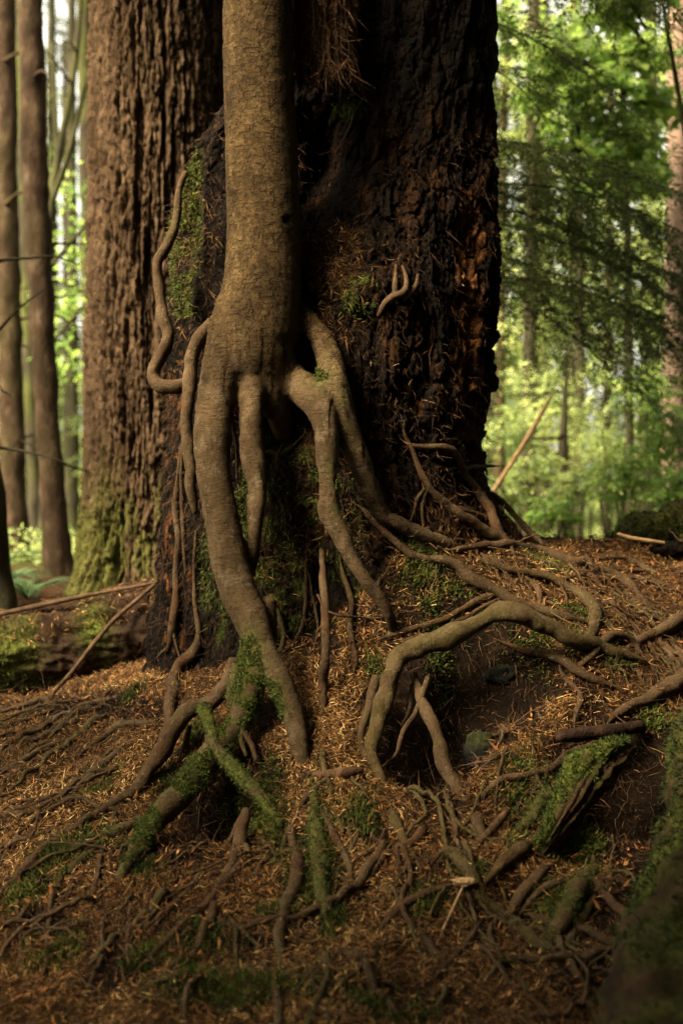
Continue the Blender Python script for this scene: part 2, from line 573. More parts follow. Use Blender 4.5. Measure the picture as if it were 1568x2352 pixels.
# hollows dug under the roots: photo x, y, depth of the place, radius m, depth m
PITS = [W(x, y, d).tolist() + [r, h] for x, y, d, r, h in (
    (470, 1895, 5.50, .17, .16), (560, 1890, 5.52, .13, .12), (600, 1660, 5.86, .09, .12),
    (965, 1725, 5.76, .17, .34), (1010, 1560, 6.02, .13, .12), (1130, 1580, 6.02, .16, .20), (1240, 1580, 6.03, .12, .13), (1060, 1650, 5.9, .14, .12), (1400, 1345, 6.75, .08, .08), (860, 1300, 6.3, .07, .07),
    (1455, 1790, 5.60, .24, .50), (1330, 1950, 5.15, .12, .10), (640, 1930, 5.22, .08, .08), (1180, 2060, 4.86, .10, .06))]


def hgt0(X, Y):
    sh = X.shape
    X, Y = X.ravel(), Y.ravel()
    Z = np.empty(len(X))
    n = len(cw)
    for a in range(0, len(X), 20000):
        x, y = X[a:a + 20000], Y[a:a + 20000]
        d = np.hypot(x[:, None] - cw[None, :, 0], y[:, None] - cw[None, :, 1])
        Z[a:a + 20000] = -d @ cco[:n] + cco[n] + cco[n + 1] * x + cco[n + 2] * y
    far = np.interp(Y, [-50, 0, 2.5, 4, 6, 8, 10, 14, 60], [-.1, -.12, -.1, 0, .5, .85, .9, .9, .7])
    w = np.maximum(sst(3.0, 5.0, np.abs(X) - np.maximum(0, Y - 8) * .3), sst(11, 18, Y))
    w = np.maximum(w, 1 - sst(0, 2.5, Y))
    Z = Z * (1 - w) + far * w
    for px, py, pz, r, h in PITS:
        Z -= h * np.exp(-((X - px) ** 2 + (Y - py) ** 2) / (r * r))
    P = np.stack([X, Y, np.zeros_like(X)], 1)
    nr = 1 - sst(9, 14, Y)
    Z += (.020 + .022 * nr) * fbm(P * 3.6, 3, 5) + .012 * fbm(P * 14, 3, 6) * nr + .16 * fbm(P * .35, 3, 8) * sst(11, 20, Y)
    return Z.reshape(sh)


def axis(a, b, st, lo, hi):
    c = list(np.arange(a, b, st))
    g, s = [], st
    while c[-1] < hi:
        s *= 1.22
        c.append(c[-1] + s)
    s = st
    while c[0] > lo:
        s *= 1.22
        c.insert(0, c[0] - s)
    return np.array(c)


gx, gy = axis(-2.5, 2.5, .016, -400, 400), axis(3.3, 8.6, .016, -60, 900)
GX, GY = np.meshgrid(gx, gy)
GZ = hgt0(GX, GY)
nx, ny = len(gx), len(gy)
gi = np.arange(nx * ny).reshape(ny, nx)
GF = np.stack([gi[:-1, :-1], gi[:-1, 1:], gi[1:, 1:], gi[1:, :-1]], -1).reshape(-1, 4)
GV = np.stack([GX, GY, GZ], -1).reshape(-1, 3)
BARE_SHADE = [tuple(float(v) for v in t.split(',')) for t in '''980,1545,60,40 1060,1550,60,40 1150,1560,60,45 1240,1575,60,40 1320,1590,50,26 965,1725,55,75 1000,1700,60,60 480,1885,70,45 550,1880,60,40 600,1655,38,60 1450,1790,85,110 1400,1345,55,24
860,1290,40,50 830,1900,46,40 150,1625,150,34 330,1640,60,40 1100,1740,50,50 640,1780,30,30 420,1960,60,30 1330,1950,60,40 1480,1950,70,60 300,1960,50,30 560,1990,40,26 900,1650,30,60 700,1450,40,40 1200,2080,50,40 700,1960,40,40 100,2120,80,40 250,2230,80,40 880,2270,80,30 1350,2250,80,60 1200,1480,60,12 1060,1650,110,60 1180,1660,80,40 1010,1820,60,50 1480,1700,70,40 1530,1980,60,90 1420,2080,60,60 760,1480,30,60 480,1790,40,30 940,1330,40,20 600,2150,60,20'''.split()]  # bare dark soil, with shade of hollows and low corners put into the colour


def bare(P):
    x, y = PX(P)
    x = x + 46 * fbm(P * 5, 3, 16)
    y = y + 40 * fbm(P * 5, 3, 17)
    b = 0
    for q, w, e, r in BARE_SHADE:
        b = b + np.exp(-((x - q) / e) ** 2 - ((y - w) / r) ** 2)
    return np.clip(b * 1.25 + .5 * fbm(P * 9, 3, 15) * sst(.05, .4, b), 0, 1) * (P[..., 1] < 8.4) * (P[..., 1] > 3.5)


soil_shade = bare(np.where(GV[:, 1:2] > 1, GV, [[0, 5, -99]]))
green = sst(10.5, 14, GV[:, 1]) * sst(-.25, .1, fbm(GV * .9, 3, 3) + .12)
tag(mk('ground', GV, GF, M['ground'], attrs=dict(green=green, soil_shade=soil_shade)), kind='structure')


def hz(X, Y):
    """height of the ground sheet (bilinear on its own grid)"""
    X, Y = np.asarray(X, float), np.asarray(Y, float)
    i = np.clip(np.searchsorted(gx, X) - 1, 0, nx - 2)
    j = np.clip(np.searchsorted(gy, Y) - 1, 0, ny - 2)
    u, v = (X - gx[i]) / (gx[i + 1] - gx[i]), (Y - gy[j]) / (gy[j + 1] - gy[j])
    return GZ[j, i] * (1 - u) * (1 - v) + GZ[j, i + 1] * u * (1 - v) + GZ[j + 1, i] * (1 - u) * v + GZ[j + 1, i + 1] * u * v


def hn(X, Y, e=.02):
    zx = (hz(X + e, Y) - hz(X - e, Y)) / (2 * e)
    zy = (hz(X, Y + e) - hz(X, Y - e)) / (2 * e)
    return unit(np.stack([-zx, -zy, np.ones_like(zx)], -1))


def onground(x, Y):
    X = (x - CX) / F * Y
    return np.array([X, Y, float(hz(X, Y))])


# ---------------------------------------------------------------- the burnt stump
SY = 7.0
ky = np.array([-170, 0, 150, 260, 400, 560, 700, 800, 900, 960, 1040, 1100, 1180, 1250, 1350, 1480, 1600, 1760])
kl = np.array([600, 585, 560, 505, 424, 392, 384, 392, 402, 396, 382, 378, 376, 374, 370, 352, 318, 290])
kr = np.array([1130, 1132, 1132, 1136, 1136, 1140, 1142, 1138, 1132, 1114, 1104, 1108, 1150, 1200, 1250, 1270, 1290, 1300])
kf = np.array([6.78, 6.77, 6.75, 6.75, 6.74, 6.62, 6.47, 6.42, 6.37, 6.35, 6.33, 6.31, 6.30, 6.28, 6.24, 6.17, 6.06, 5.95])
yy = np.arange(-170, 1760, 4.3)
zz = H - (yy - CY) / F * SY
ker = np.ones(13) / 13
sm = lambda a: np.convolve(np.pad(a, 6, mode='edge'), ker, 'valid')
xl, xr, yf = (sm(np.interp(yy, ky, k)) for k in (kl, kr, kf))
Xl, Xr = (xl - CX) / F * SY, (xr - CX) / F * SY
th = np.concatenate([np.linspace(-.22, math.pi + .22, 330), np.linspace(math.pi + .22, 2 * math.pi - .22, 50)[1:-1]])
cxx, aa = (Xl + Xr) / 2, (Xr - Xl) / 2
ct, sn = np.cos(th), np.sin(th)
bf = np.where(sn[None] > 0, (SY - yf)[:, None], .65)
SX = cxx[:, None] + aa[:, None] * ct[None]
SYY = SY - bf * sn[None]
SZ = np.broadcast_to(zz[:, None], SX.shape)
SP = np.stack([SX, SYY, SZ], -1)
d1 = np.roll(SP, -1, 1) - np.roll(SP, 1, 1)
SN = unit(np.cross(d1, np.broadcast_to([0, 0, 1.0], SP.shape)))
SN *= np.sign((SN[..., 0] * ct[None] - SN[..., 1] * sn[None]).mean())
uu = np.concatenate([np.zeros((len(yy), 1)), np.cumsum(np.linalg.norm(np.diff(SP, axis=1), axis=-1), 1)], 1)
uu = uu - uu[:, 165:166]
px_, py_ = PX(SP)
wv = fbm(SP * np.array([5, 5, 5]), 3, 21)
u2 = uu + .05 * wv
z2 = SZ + .05 * fbm(SP * 4 + 9, 3, 22)
e1, c1 = cells(u2 / .070, z2 / .19, 3)
e2, c2 = cells(u2 / .034 + 4, z2 / .075, 7)
blk = sst(800, 930, px_) * sst(250, 420, py_) * (1 - sst(1020, 1120, py_))
slab = 1 - np.abs(fbm(np.stack([u2 * 7, z2 * .9, 0 * u2], -1), 4, 31)) * 2
dsp = .05 * fbm(SP * 3.1, 4, 41) + .03 * (slab - .5) + .022 * fbm(SP * np.array([16, 16, 7]), 4, 42)
dsp += (.3 + .7 * blk) * (.040 * (c1 - .5) + .018 * (c2 - .5) - .030 * (1 - sst(0, .13, e1)) - .014 * (1 - sst(0, .16, e2)))
# a burnt hollow behind the slim tree and bites out of the crumbling edge
dsp -= .16 * np.exp(-((px_ - 735) / 60) ** 2 - ((py_ - 360) / 130) ** 2)
dsp -= .05 * ((c1 > .72) & (py_ > 900) & (py_ < 1090) & (px_ > 1060))
dsp *= np.where(sn[None] > -.25, 1.0, .6)
SP = SP + SN * dsp[..., None]
box = lambda x0, x1, y0, y1, s=18: sst(x0 - s, x0 + s, px_) * (1 - sst(x1 - s, x1 + s, px_)) * sst(y0 - s, y0 + s, py_) * (1 - sst(y1 - s, y1 + s, py_))
pw = 1.15 * box(1052, 1118, 430, 1010) + .5 * box(940, 1050, 790, 985) + .15 * box(880, 1100, 330, 800) + .55 * box(374, 436, 830, 1500) + .10 * box(400, 1130, 900, 1600) + .3 * box(660, 800, 0, 150)
wood = np.where((c2 * .6 + c1 * .4) < pw * .72, .35 + .65 * c2, .0) * np.clip(pw * 2, 0, 1)
wood += .12 * sst(0, .4, fbm(SP * np.array([9, 9, 3]), 3, 51)) * box(600, 1140, 250, 1300, 60)
mo = (box(395, 450, 290, 720) + box(465, 520, 1200, 1480) + box(520, 570, 1060, 1230) + box(570, 700, 1290, 1440) * .8 + box(690, 740, 1080, 1220) * .8
      + box(790, 850, 640, 720) + box(770, 830, 180, 260) + .25 * box(560, 860, 960, 1500)) * sst(-.25, .35, fbm(SP * 12, 3, 61) + .02)
mo = np.clip(mo, 0, 1)
nr_, nc_ = len(yy), len(th)
si = np.arange(nr_ * nc_).reshape(nr_, nc_)
sj = np.roll(si, -1, 1)
SF = np.stack([si[1:], sj[1:], sj[:-1], si[:-1]], -1).reshape(-1, 4)
SV = SP.reshape(-1, 3)
stump = thing('burnt_stump', 'massive charred dead stump behind the slim tree, cracked into dark blocks', 'tree stump', (0, SY, .5))
mk('charred_wood', SV, [SF, np.array([si[0][::-1]])], M['char'], stump, attrs=dict(wood=wood.ravel(), moss=mo.ravel()))
SNf = SN.reshape(-1, 3)

# ---------------------------------------------------------------- rays from the photo's pixels to the place they show
near = (GV[GF[:, 0], 1] < 12) & (GV[GF[:, 0], 1] > 2.5) & (np.abs(GV[GF[:, 0], 0]) < 4)
bv = BVHTree.FromPolygons(np.vstack([GV, SV]).tolist(), GF[near].tolist() + (SF + len(GV)).tolist())


def cast(x, y, both=False):
    d = Vector(((x - CX) / F, 1, -(y - CY) / F))
    h = bv.ray_cast(Vector((0, 0, H)), d.normalized())
    if h[0] is None:
        return (None, 1) if both else None
    return (h[0].y, max(.3, abs(h[1].normalized().dot(d.normalized())))) if both else h[0].y


def path(spec, lift=.62, dive=1.3, tail=False):
    """'x,y,r[,Y] ...' in photo pixels -> points and radii; without Y a point lies on the ground or stump seen there"""
    q = []
    for t in spec.split():
        v = [float(a) for a in t.split(',')]
        q.append(v[:3] + [v[3] if len(v) > 3 else np.nan])
    q = np.array(q)
    if tail:                                            # a free end runs on, thinner, and slips under the litter
        for e in (0, -1):
            if np.isnan(q[e, 3]):
                d = q[e, :2] - q[1 if e == 0 else -2, :2]
                d = d / max(1e-6, np.hypot(*d))
                w = np.array([-d[1], d[0]]) * rng.uniform(-.35, .35)
                Ln = min(70, 22 + 4.5 * q[e, 2]) * (1.0 if e else .85)
                a1 = [*(q[e, :2] + d * Ln * .5 + w * 8), q[e, 2] * .55, np.nan]
                a2 = [*(q[e, :2] + (d + w) * Ln), q[e, 2] * .22, np.nan]
                q = np.vstack([[a2, a1], q]) if e == 0 else np.vstack([q, [a1, a2]])
    k = np.arange(len(q))
    full = crom(np.column_stack([q[:, :2], 0 * k, q[:, 2], k]), 9.0)
    x, y, r = full[:, 0], full[:, 1], np.maximum(full[:, 3], 1.2)
    kk = full[:, 4]
    Y = np.full(len(x), np.nan)
    has = ~np.isnan(q[:, 3])
    for i in range(len(x)):
        a, b = int(np.floor(kk[i] + 1e-6)), min(int(np.floor(kk[i] + 1e-6)) + 1, len(q) - 1)
        a = min(max(a, 0), len(q) - 1)
        if has[a] and has[b]:
            f = kk[i] - a
            Y[i] = q[a, 3] * (1 - f) + q[b, 3] * f
        elif has[a] and kk[i] - a < .2:
            Y[i] = q[a, 3]
        else:
            h, c = cast(x[i], y[i], True)
            if h is not None:
                Y[i] = h - (lift * r[i] / F * h + .006) / c
    ok = ~np.isnan(Y)
    if not ok.any():
        ok[:] = True
        Y[:] = 6.9
    Y = np.interp(np.arange(len(Y)), np.flatnonzero(ok), Y[ok])
    raw = Y.copy()
    m = len(Y)
    pad = lambda a, w: np.pad(a, w, mode='edge')
    med = np.array([np.median(pad(Y, 3)[i:i + 7]) for i in range(m)])
    kn = np.array([1, 2, 3, 4, 3, 2, 1.0])
    Y = np.convolve(pad(med, 3), kn / kn.sum(), 'valid')
    R = r / F * Y
    if dive:
        for e, inn in ((0, 1), (m - 1, -1)):
            if np.isnan(q[0 if e == 0 else -1, 3]):
                for s, f in ((0, 1.3), (1, .7), (2, .25)):
                    if 0 <= e + inn * s < m:
                        Y[e + inn * s] += dive * f * R[e]
    return W(x, y, Y), R


# ---------------------------------------------------------------- the slim tree on its stilt roots
tree = thing('young_tree', 'slim brown tree standing on stilt roots that straddle the rotten stump', 'tree', W(620, 900, 6.3))
CH = [  # trunk and the big legs, grown together: x, y, r, Y
    ('trunk', "600,-520,76,6.46 592,-200,78,6.46 592,0,79.5,6.46 597,250,82,6.45 606,500,85,6.42 604,600,87,6.40 600,680,92,6.38 588,750,103,6.36 580,800,103,6.34 600,850,88,6.33 624,905,54,6.32 640,950,34,6.34 652,1000,22,6.40"),
    ('root', "540,760,55,6.34 520,820,52,6.30 504,880,48,6.24 492,950,43,6.17 487,1050,40,6.10 497,1130,39,6.06 512,1210,41,6.03 531,1300,43,5.99 552,1370,42,5.94 578,1430,40,5.88 600,1490,33,5.82 632,1545,30,5.77 658,1600,26,5.72 674,1650,24,5.67 687,1705,22,5.61 695,1745,18,5.59 700,1780,13,5.59 703,1812,7,5.60"),
    ('root', "590,1440,34,5.90 582,1510,34,5.84 574,1570,32,5.79 560,1630,28,5.75 535,1680,27,5.71 500,1715,29,5.66 462,1765,32,5.58 425,1815,32,5.49 385,1855,30,5.40 350,1892,25,5.31 325,1932,21,5.21 303,1970,18,5.12 284,2003,15,5.05 270,2035,9,5.02"),
    ('root', "610,1380,26,5.98 618,1440,20,5.97 622,1500,12,5.98"),
    ('root', "584,870,38,6.26 578,925,30,6.20 577,1000,27,6.14 583,1060,28,6.11 589,1110,24,6.09 588,1170,22,6.04 585,1230,17,6.03 582,1285,13,6.06 580,1325,7,6.14"),
    ('root', "640,830,40,6.34 668,862,37,6.32 700,898,38,6.25 730,930,36,6.18 749,985,30,6.12 753,1050,26,6.09 755,1120,25,6.07 758,1180,27,6.05 784,1232,22,6.03 806,1280,17,6.02 838,1330,16,6.02 872,1375,15,6.03 892,1412,13,6.04 906,1452,11,6.10"),
    ('root', "742,890,30,6.22 760,935,28,6.19 774,985,22,6.18 784,1025,10,6.18"),
    ('root', "684,715,24,6.42 718,752,26,6.38 747,797,29,6.32 760,850,33,6.26 776,920,34,6.21 800,1000,30,6.20 828,1070,26,6.21 852,1130,22,6.23 876,1178,19,6.26 920,1205,18,6.27 965,1228,19,6.31 1010,1245,18,6.36 1050,1262,14,6.42 1080,1275,8,6.50"),
]
chains, mb = [], MB()
for k, (kind, spec) in enumerate(CH):
    q = np.array([[float(a) for a in t.split(',')] for t in spec.split()])
    P = np.column_stack([W(q[:, 0], q[:, 1], q[:, 3]), q[:, 2] / F * q[:, 3]])
    P = crom(P, .02)
    chains.append((kind, P))
    V, Fs = tube(P[:, :3], P[:, 3], 28, .05 if kind == 'root' else .02, 7, k)
    mb.add(V, Fs)
tmp = mb.build('tmp', M['bark'])
rm = tmp.modifiers.new('r', 'REMESH')
rm.mode = 'VOXEL'
rm.voxel_size = .0085
sm_ = tmp.modifiers.new('s', 'SMOOTH')
sm_.factor = .5
sm_.iterations = 5
dg = bpy.context.evaluated_depsgraph_get()
me = tmp.evaluated_get(dg).to_mesh()
V = np.empty(len(me.vertices) * 3, np.float32)
me.vertices.foreach_get('co', V)
V = V.reshape(-1, 3).astype(float)
Nv = np.empty(len(me.vertices) * 3, np.float32)
me.vertices.foreach_get('normal', Nv)
Nv = Nv.reshape(-1, 3).astype(float)
li = np.empty(len(me.loops), np.int32)
me.loops.foreach_get('vertex_index', li)
lt = np.empty(len(me.polygons), np.int32)
me.polygons.foreach_get('loop_total', lt)
Fq = li.reshape(-1, 4) if (lt == 4).all() else None
bpy.data.objects.remove(tmp, do_unlink=True)
px, py = PX(V)
# folds and ripples of the bark, knots, flakes along the outer edge
fl = sst(560, 760, py)
V += Nv * (.006 * fbm(V * np.array([9, 9, 2.2]), 3, 71) * fl - .009 * (1 - sst(0, .16, np.abs(fbm(V * np.array([11, 11, 2.6]), 2, 76)))) * sst(690, 800, py) * (1 - sst(1150, 1350, py)) + .0035 * fbm(V * np.array([22, 22, 60]), 2, 72) * (.35 + .65 * fl) + .003 * fbm(V * 30, 3, 73))[:, None]
V += Nv * (-.045 * np.exp(-((px - 658) ** 2 + (py - 505) ** 2) / 90.0) + .014 * np.exp(-((px - 652) ** 2 + (py - 512) ** 2) / 500.0))[:, None]
V += Nv * (.012 * np.exp(-((px - (500 - (py - 680) * .16)) / 7.0) ** 2) * sst(640, 690, py) * (1 - sst(860, 900, py)) * sst(-.2, .3, fbm(V * 25, 2, 74)))[:, None]
plate = 1 - .85 * sst(660, 960, py)
g = lambda x, y, rx, ry: np.exp(-((px - x) / rx) ** 2 - ((py - y) / ry) ** 2)
moss = 1.3 * (g(575, 1590, 50, 60) + g(540, 1660, 50, 60) + g(570, 1500, 28, 50) * .8 + g(470, 1750, 45, 60) * .9 + g(350, 1880, 40, 40) * 1.0 + g(310, 1950, 40, 60) * .9 + g(640, 1640, 14, 60) * .8
              + g(420, 1800, 40, 50) * .5 + g(770, 1110, 22, 60) * .5 + g(735, 860, 30, 30) * .5 + g(790, 950, 16, 60) * .35) * sst(-.35, .25, fbm(V * 14, 3, 75) + .12)
moss = np.clip(moss, 0, 1)
fc = V[Fq].mean(1)
best = np.full(len(fc), 9e9)
lab = np.zeros(len(fc), int)
for k, (kind, P) in enumerate(chains):
    Q = P[::3]
    d = np.full(len(fc), 9e9)
    for a in range(0, len(fc), 20000):
        d[a:a + 20000] = (np.linalg.norm(fc[a:a + 20000, None] - Q[None, :, :3], axis=-1) - Q[None, :, 3]).min(1)
    if kind == 'trunk':
        d = d - .02
    lab = np.where(d < best, k, lab)
    best = np.minimum(best, d)
big_moss_pts = []
for k, (kind, P) in enumerate(chains):
    f = Fq[lab == k]
    if not len(f):
        continue
    u, inv = np.unique(f, return_inverse=True)
    mk(kind, V[u], inv.reshape(-1, 4), M['bark'], tree, attrs=dict(moss=moss[u], plate=plate[u]), normals=Nv[u])
sel = np.flatnonzero((moss > .45))
mossP, mossN = [V[sel]], [Nv[sel]]

# the other roots of the tree: moss strength | x,y,r[,Y] ...
ROOTS = """
0|425,395,8,6.62 415,430,10,6.60 408,490,12,6.58 395,545,13,6.55 370,585,14,6.53 362,602,15,6.52 368,660,15,6.50 378,730,17,6.48 385,775,19,6.46 368,825,18,6.44 360,862,19,6.43 376,887,20,6.42 405,888,20,6.40 430,884,18,6.38 450,870,14,6.37
0|487,742,14,6.34 455,790,17,6.34 440,830,17,6.34 434,900,15,6.32 430,960,14,6.30 432,1020,14,6.29 435,1080,15,6.27 441,1140,13,6.26 447,1178,8,6.26
0|414,1040,5 406,1110,8 404,1170,9 409,1250,10 403,1350,11 397,1430,13 390,1480,8 372,1497,4
0|404,1380,8 400,1440,8 408,1490,4
0|450,1235,4 446,1380,6 455,1450,8 446,1495,14 415,1525,17 398,1570,17 393,1620,15 391,1668,13
0|540,1520,15,5.90 520,1570,18,5.86 478,1612,20,5.83 435,1640,21,5.80 400,1682,20,5.78 370,1730,19,5.74 342,1772,18,5.69 312,1808,16 272,1840,13 222,1870,12 170,1902,10 120,1925,7
.85|462,1622,11,5.78 482,1668,17,5.68 502,1720,18,5.60 530,1758,17,5.53 565,1797,17,5.47 600,1832,15,5.42 628,1862,13,5.36 648,1890,10,5.33
.3|580,1595,10,5.76 562,1650,11,5.72 552,1695,8,5.68 566,1735,6,5.64
0|562,1680,6,5.68 580,1712,6,5.65 590,1745,5,5.62
.5|536,1525,11,5.90 537,1560,12,5.84 535,1605,12,5.80 545,1650,9,5.76
0|437,1668,6,5.85 424,1720,7,5.82 398,1780,6,5.78 385,1828,5
.4|350,1882,14,5.42 310,1897,13,5.42 270,1908,12 230,1922,10 170,1945,8 120,1958,5
0|570,1858,11,5.42 556,1910,15,5.33 540,1968,14,5.21 524,2005,11 500,2042,9 470,2082,9 425,2118,8 375,2170,8 330,2215,6
0|595,1958,9 552,1985,9 520,2020,10 498,2048,9 455,2090,7 400,2135,6
0|562,1868,6,5.42 522,1938,7,5.30 478,1992,7,5.15 425,2055,7 372,2098,7 344,2124,6 280,2130,6
0|670,1922,10 681,1968,14 676,2025,16 657,2080,14 646,2130,13 642,2205,11
.6|722,1838,10 724,1890,16 727,1960,18 733,2002,17 742,2060,17 755,2115,10
0|738,1862,7 768,1918,8 800,1978,9 808,2045,7
0|262,1735,9 217,1776,11 176,1817,10 146,1832,8 82,1856,7 20,1880,4
0|322,1662,9 276,1662,10 246,1687,9 208,1714,6
0|168,1695,5 92,1726,9 30,1762,9 -20,1785,9
0|105,1731,4 50,1762,6 -10,1808,6
0|130,1924,7 96,1952,11 65,1988,13 30,2023,13 -20,2080,13
.4|222,1953,9 182,1982,10 146,2008,8
0|282,1830,5 256,1882,7 236,1938,7 225,1993,6 210,2070,4
0|105,1895,5 50,1924,7 -10,1948,7
.3|335,2272,7 400,2244,10 500,2230,10 600,2228,10 705,2250,9
0|40,2050,5 45,2140,6 50,2215,5
0|791,1325,8 802,1360,10 806,1410,10 807,1455,9 812,1505,9
0|738,1262,4,6.27 741,1300,7,6.14 745,1370,9,6.02 747,1450,10,5.95 745,1530,11,5.88 741,1612,8
0|730,1365,3,6.02 750,1400,3,5.98 800,1416,3,5.98 860,1419,3
0|840,1178,6 884,1224,7 934,1269,9 969,1284,10 1019,1292,11 1054,1300,13 1079,1324,15 1109,1339,15 1134,1358,15 1164,1374,17 1209,1388,15 1259,1405,13 1320,1421,9
0|1050,1262,8 1124,1252,11 1169,1252,13 1224,1262,13 1284,1279,13 1334,1297,11 1379,1307,10 1429,1327,11 1456,1354,11 1482,1380,7
0|1290,1333,5 1330,1322,6 1379,1307,6 1429,1311,6 1485,1312,4
0|1384,1284,6 1434,1284,8 1478,1303,8
.15|1110,1288,7 1164,1309,9 1219,1316,11 1264,1326,12 1309,1349,14 1344,1374,15 1364,1404,16 1360,1439,15 1350,1464,12
.2|880,1640,17,5.72 888,1575,20,5.80 903,1535,22,5.86 930,1508,24,5.89 970,1489,25,5.90 1010,1474,25,5.92 1052,1457,24,5.94 1088,1440,20,5.98 1114,1425,20,6.00 1140,1410,25,5.99 1168,1406,27,5.99 1200,1416,25,6.00 1249,1437,22,6.02 1294,1460,20,6.04 1329,1477,18,6.07 1360,1480,16 1396,1494,15 1454,1511,10
.2|901,1545,16,5.85 884,1610,18,5.77 862,1675,17,5.68 851,1723,15,5.62 860,1757,13,5.58 879,1803,12,5.52 899,1863,12,5.40 924,1918,11 942,1968,7
0|868,1558,12,5.86 842,1640,11,5.76 830,1693,8,5.70 840,1752,6,5.62
0|950,1548,8,5.95 969,1610,13,5.82 994,1663,15,5.72 1014,1713,16,5.64 1024,1763,17,5.57 1054,1818,18,5.48 1079,1868,17,5.40 1102,1912,12
0|988,1535,4,5.94 978,1570,6,5.88 954,1633,6,5.78 924,1683,6,5.69 909,1733,5,5.62 872,1770,4
0|944,1570,4,5.92 938,1630,4,5.82 920,1668,3,5.75
0|1105,1828,7 1144,1793,9 1194,1783,9 1244,1778,10 1274,1758,10 1299,1733,11 1346,1712,9
.5|1336,1756,14 1284,1808,17 1244,1848,15 1209,1893,13 1172,1920,8
.1|1200,1952,19 1164,1978,16 1136,2006,10
.2|1002,1982,12,5.05 1024,1957,16,5.03 1049,1963,17,5.01 1074,1993,17,4.96 1089,2028,16 1109,2058,14 1144,2088,15 1179,2113,14 1204,2143,15 1229,2173,15 1264,2188,13 1296,2186,10 1316,2146,9 1349,2088,9 1374,2040,7
0|890,2116,9 929,2078,12 969,2056,12 1012,2042,8
0|1176,2092,11 1204,2048,14 1234,2013,13 1262,1990,8
0|1192,2096,6 1244,2048,9 1304,2022,12 1342,2014,18 1372,2030,12
.45|1262,2166,13 1289,2108,21 1314,2058,25 1342,2020,22
0|1172,1482,6 1209,1496,10 1259,1504,12 1299,1524,13 1324,1544,13 1359,1559,11 1392,1570,7
0|1332,1530,8 1359,1504,11 1384,1470,13 1409,1459,12 1444,1469,10 1472,1502,6
0|1476,1470,11 1524,1449,14 1585,1415,17
0|1435,1630,12 1500,1598,16 1590,1548,24
0|931,1000,4 949,1044,6 969,1089,8 989,1124,8 1019,1149,10 1064,1184,11 1104,1214,12 1142,1236,10
0|949,1024,4 984,1026,7 1019,1024,8 1044,1039,9 1059,1066,8 1072,1095,8 1094,1124,10 1124,1174,11 1139,1214,12 1160,1243,10
0|1062,1080,5 1089,1071,6 1118,1071,5
0|1089,952,4 1089,999,4 1104,1044,5 1113,1071,4
0|1076,1104,5 1112,1144,7 1130,1180,7 1150,1222,6
0|1127,1132,6,6.95 1164,1164,8,6.94 1194,1199,9,6.92 1226,1231,8,6.86 1250,1252,5,6.8
0|979,1119,4 959,1144,5 948,1180,4
0|982,1122,4 970,1160,4 972,1200,4
0|1060,1168,5 1104,1184,6 1130,1196,5
0|1150,1363,7 1084,1384,8 1024,1419,8 959,1439,7 902,1456,6
0|1134,1384,5 1064,1419,6 994,1454,6 934,1470,5
0|702,1304,3 700,1384,4 686,1459,4 650,1500,3
0|712,1330,3 722,1390,3 730,1440,3 722,1490,2
0|605,1042,4 622,1036,5 640,1044,5 662,1032,4 686,1010,2
0|640,1044,4 636,1062,4 650,1085,3
0|1300,1560,6 1330,1600,7 1322,1640,5
0|1195,1955,5 1240,1930,6 1300,1890,6
0|700,1838,9 722,1810,9 745,1792,8
0|905,1870,4 940,1940,4 960,1985,3
0|800,1880,3 808,1950,4 815,2010,3
0|450,2020,4 410,2070,5 350,2130,4
0|160,1990,5 120,2060,6 110,2150,6 100,2230,5
0|300,2050,4 295,2120,5 292,2200,4
0|900,2140,5 840,2210,7 770,2270,7
0|1100,2120,6 1060,2180,7 1000,2240,7
0|620,2250,10 640,2300,12 645,2380,12
0|1190,2250,7 1230,2300,9 1290,2380,9
0|1385,1320,6 1420,1330,7 1455,1356,6
.3|640,1415,5 652,1460,6 640,1505,4
0|1225,1345,8 1236,1358,8 1238,1380,6
0|425,1000,4 418,1060,4 420,1160,5 425,1300,4
0|826,238,2 812,262,3 803,292,3 785,324,2
0|520,890,6,6.34 540,1000,5,6.30 545,1100,4,6.28
"""
nroot, bank = 0, []
for line in ROOTS.strip().splitlines():
    ms, spec = line.split('|')
    P, R = path(spec, tail=True)
    nroot += 1
    L = np.column_stack([P, R])
    L = crom(L[::1], max(.006, float(np.median(R)) * .7))
    m = len(L)
    t = np.linspace(0, 1, m)
    ends = [',' in a and len(a.split(',')) > 3 for a in (spec.split()[0], spec.split()[-1])]
    L[:, 3] *= (1 if ends[0] else .6 + .4 * sst(0, .10, t)) * (1 if ends[1] else .5 + .5 * sst(0, .15, 1 - t))
    wob = L[:, :3] * 7 + nroot * 5.1
    L[:, :3] += np.stack([fbm(wob, 2, 95), fbm(wob, 2, 96), fbm(wob, 2, 97)], -1) * (L[:, 3:4] * .45 + .002)
    n = int(np.clip(8 + np.max(R) * 260, 8, 18))
    V, Fs = tube(L[:, :3], L[:, 3], n, .22, 13, nroot, rng.uniform(.8, 1.1))
    ax = np.repeat(L[:, :3], n, 0)
    Nn = unit(V[:len(ax)] - ax)
    ms = float(ms)
    mm = ms * sst(-.3, .2, fbm(V * 12, 3, 90) + .18) * 1.0 if ms else .12 * sst(.2, .5, fbm(V * 9, 3, 91))
    mm = np.clip(mm, 0, 1) * np.ones(len(V))
    mk('root', V, Fs, M['root'], tree, attrs=dict(moss=mm))
    bank.append(L)
    if ms > .25:
        s = np.flatnonzero(mm[:len(ax)] > .3)
        mossP.append(V[s])
        mossN.append(Nn[s])

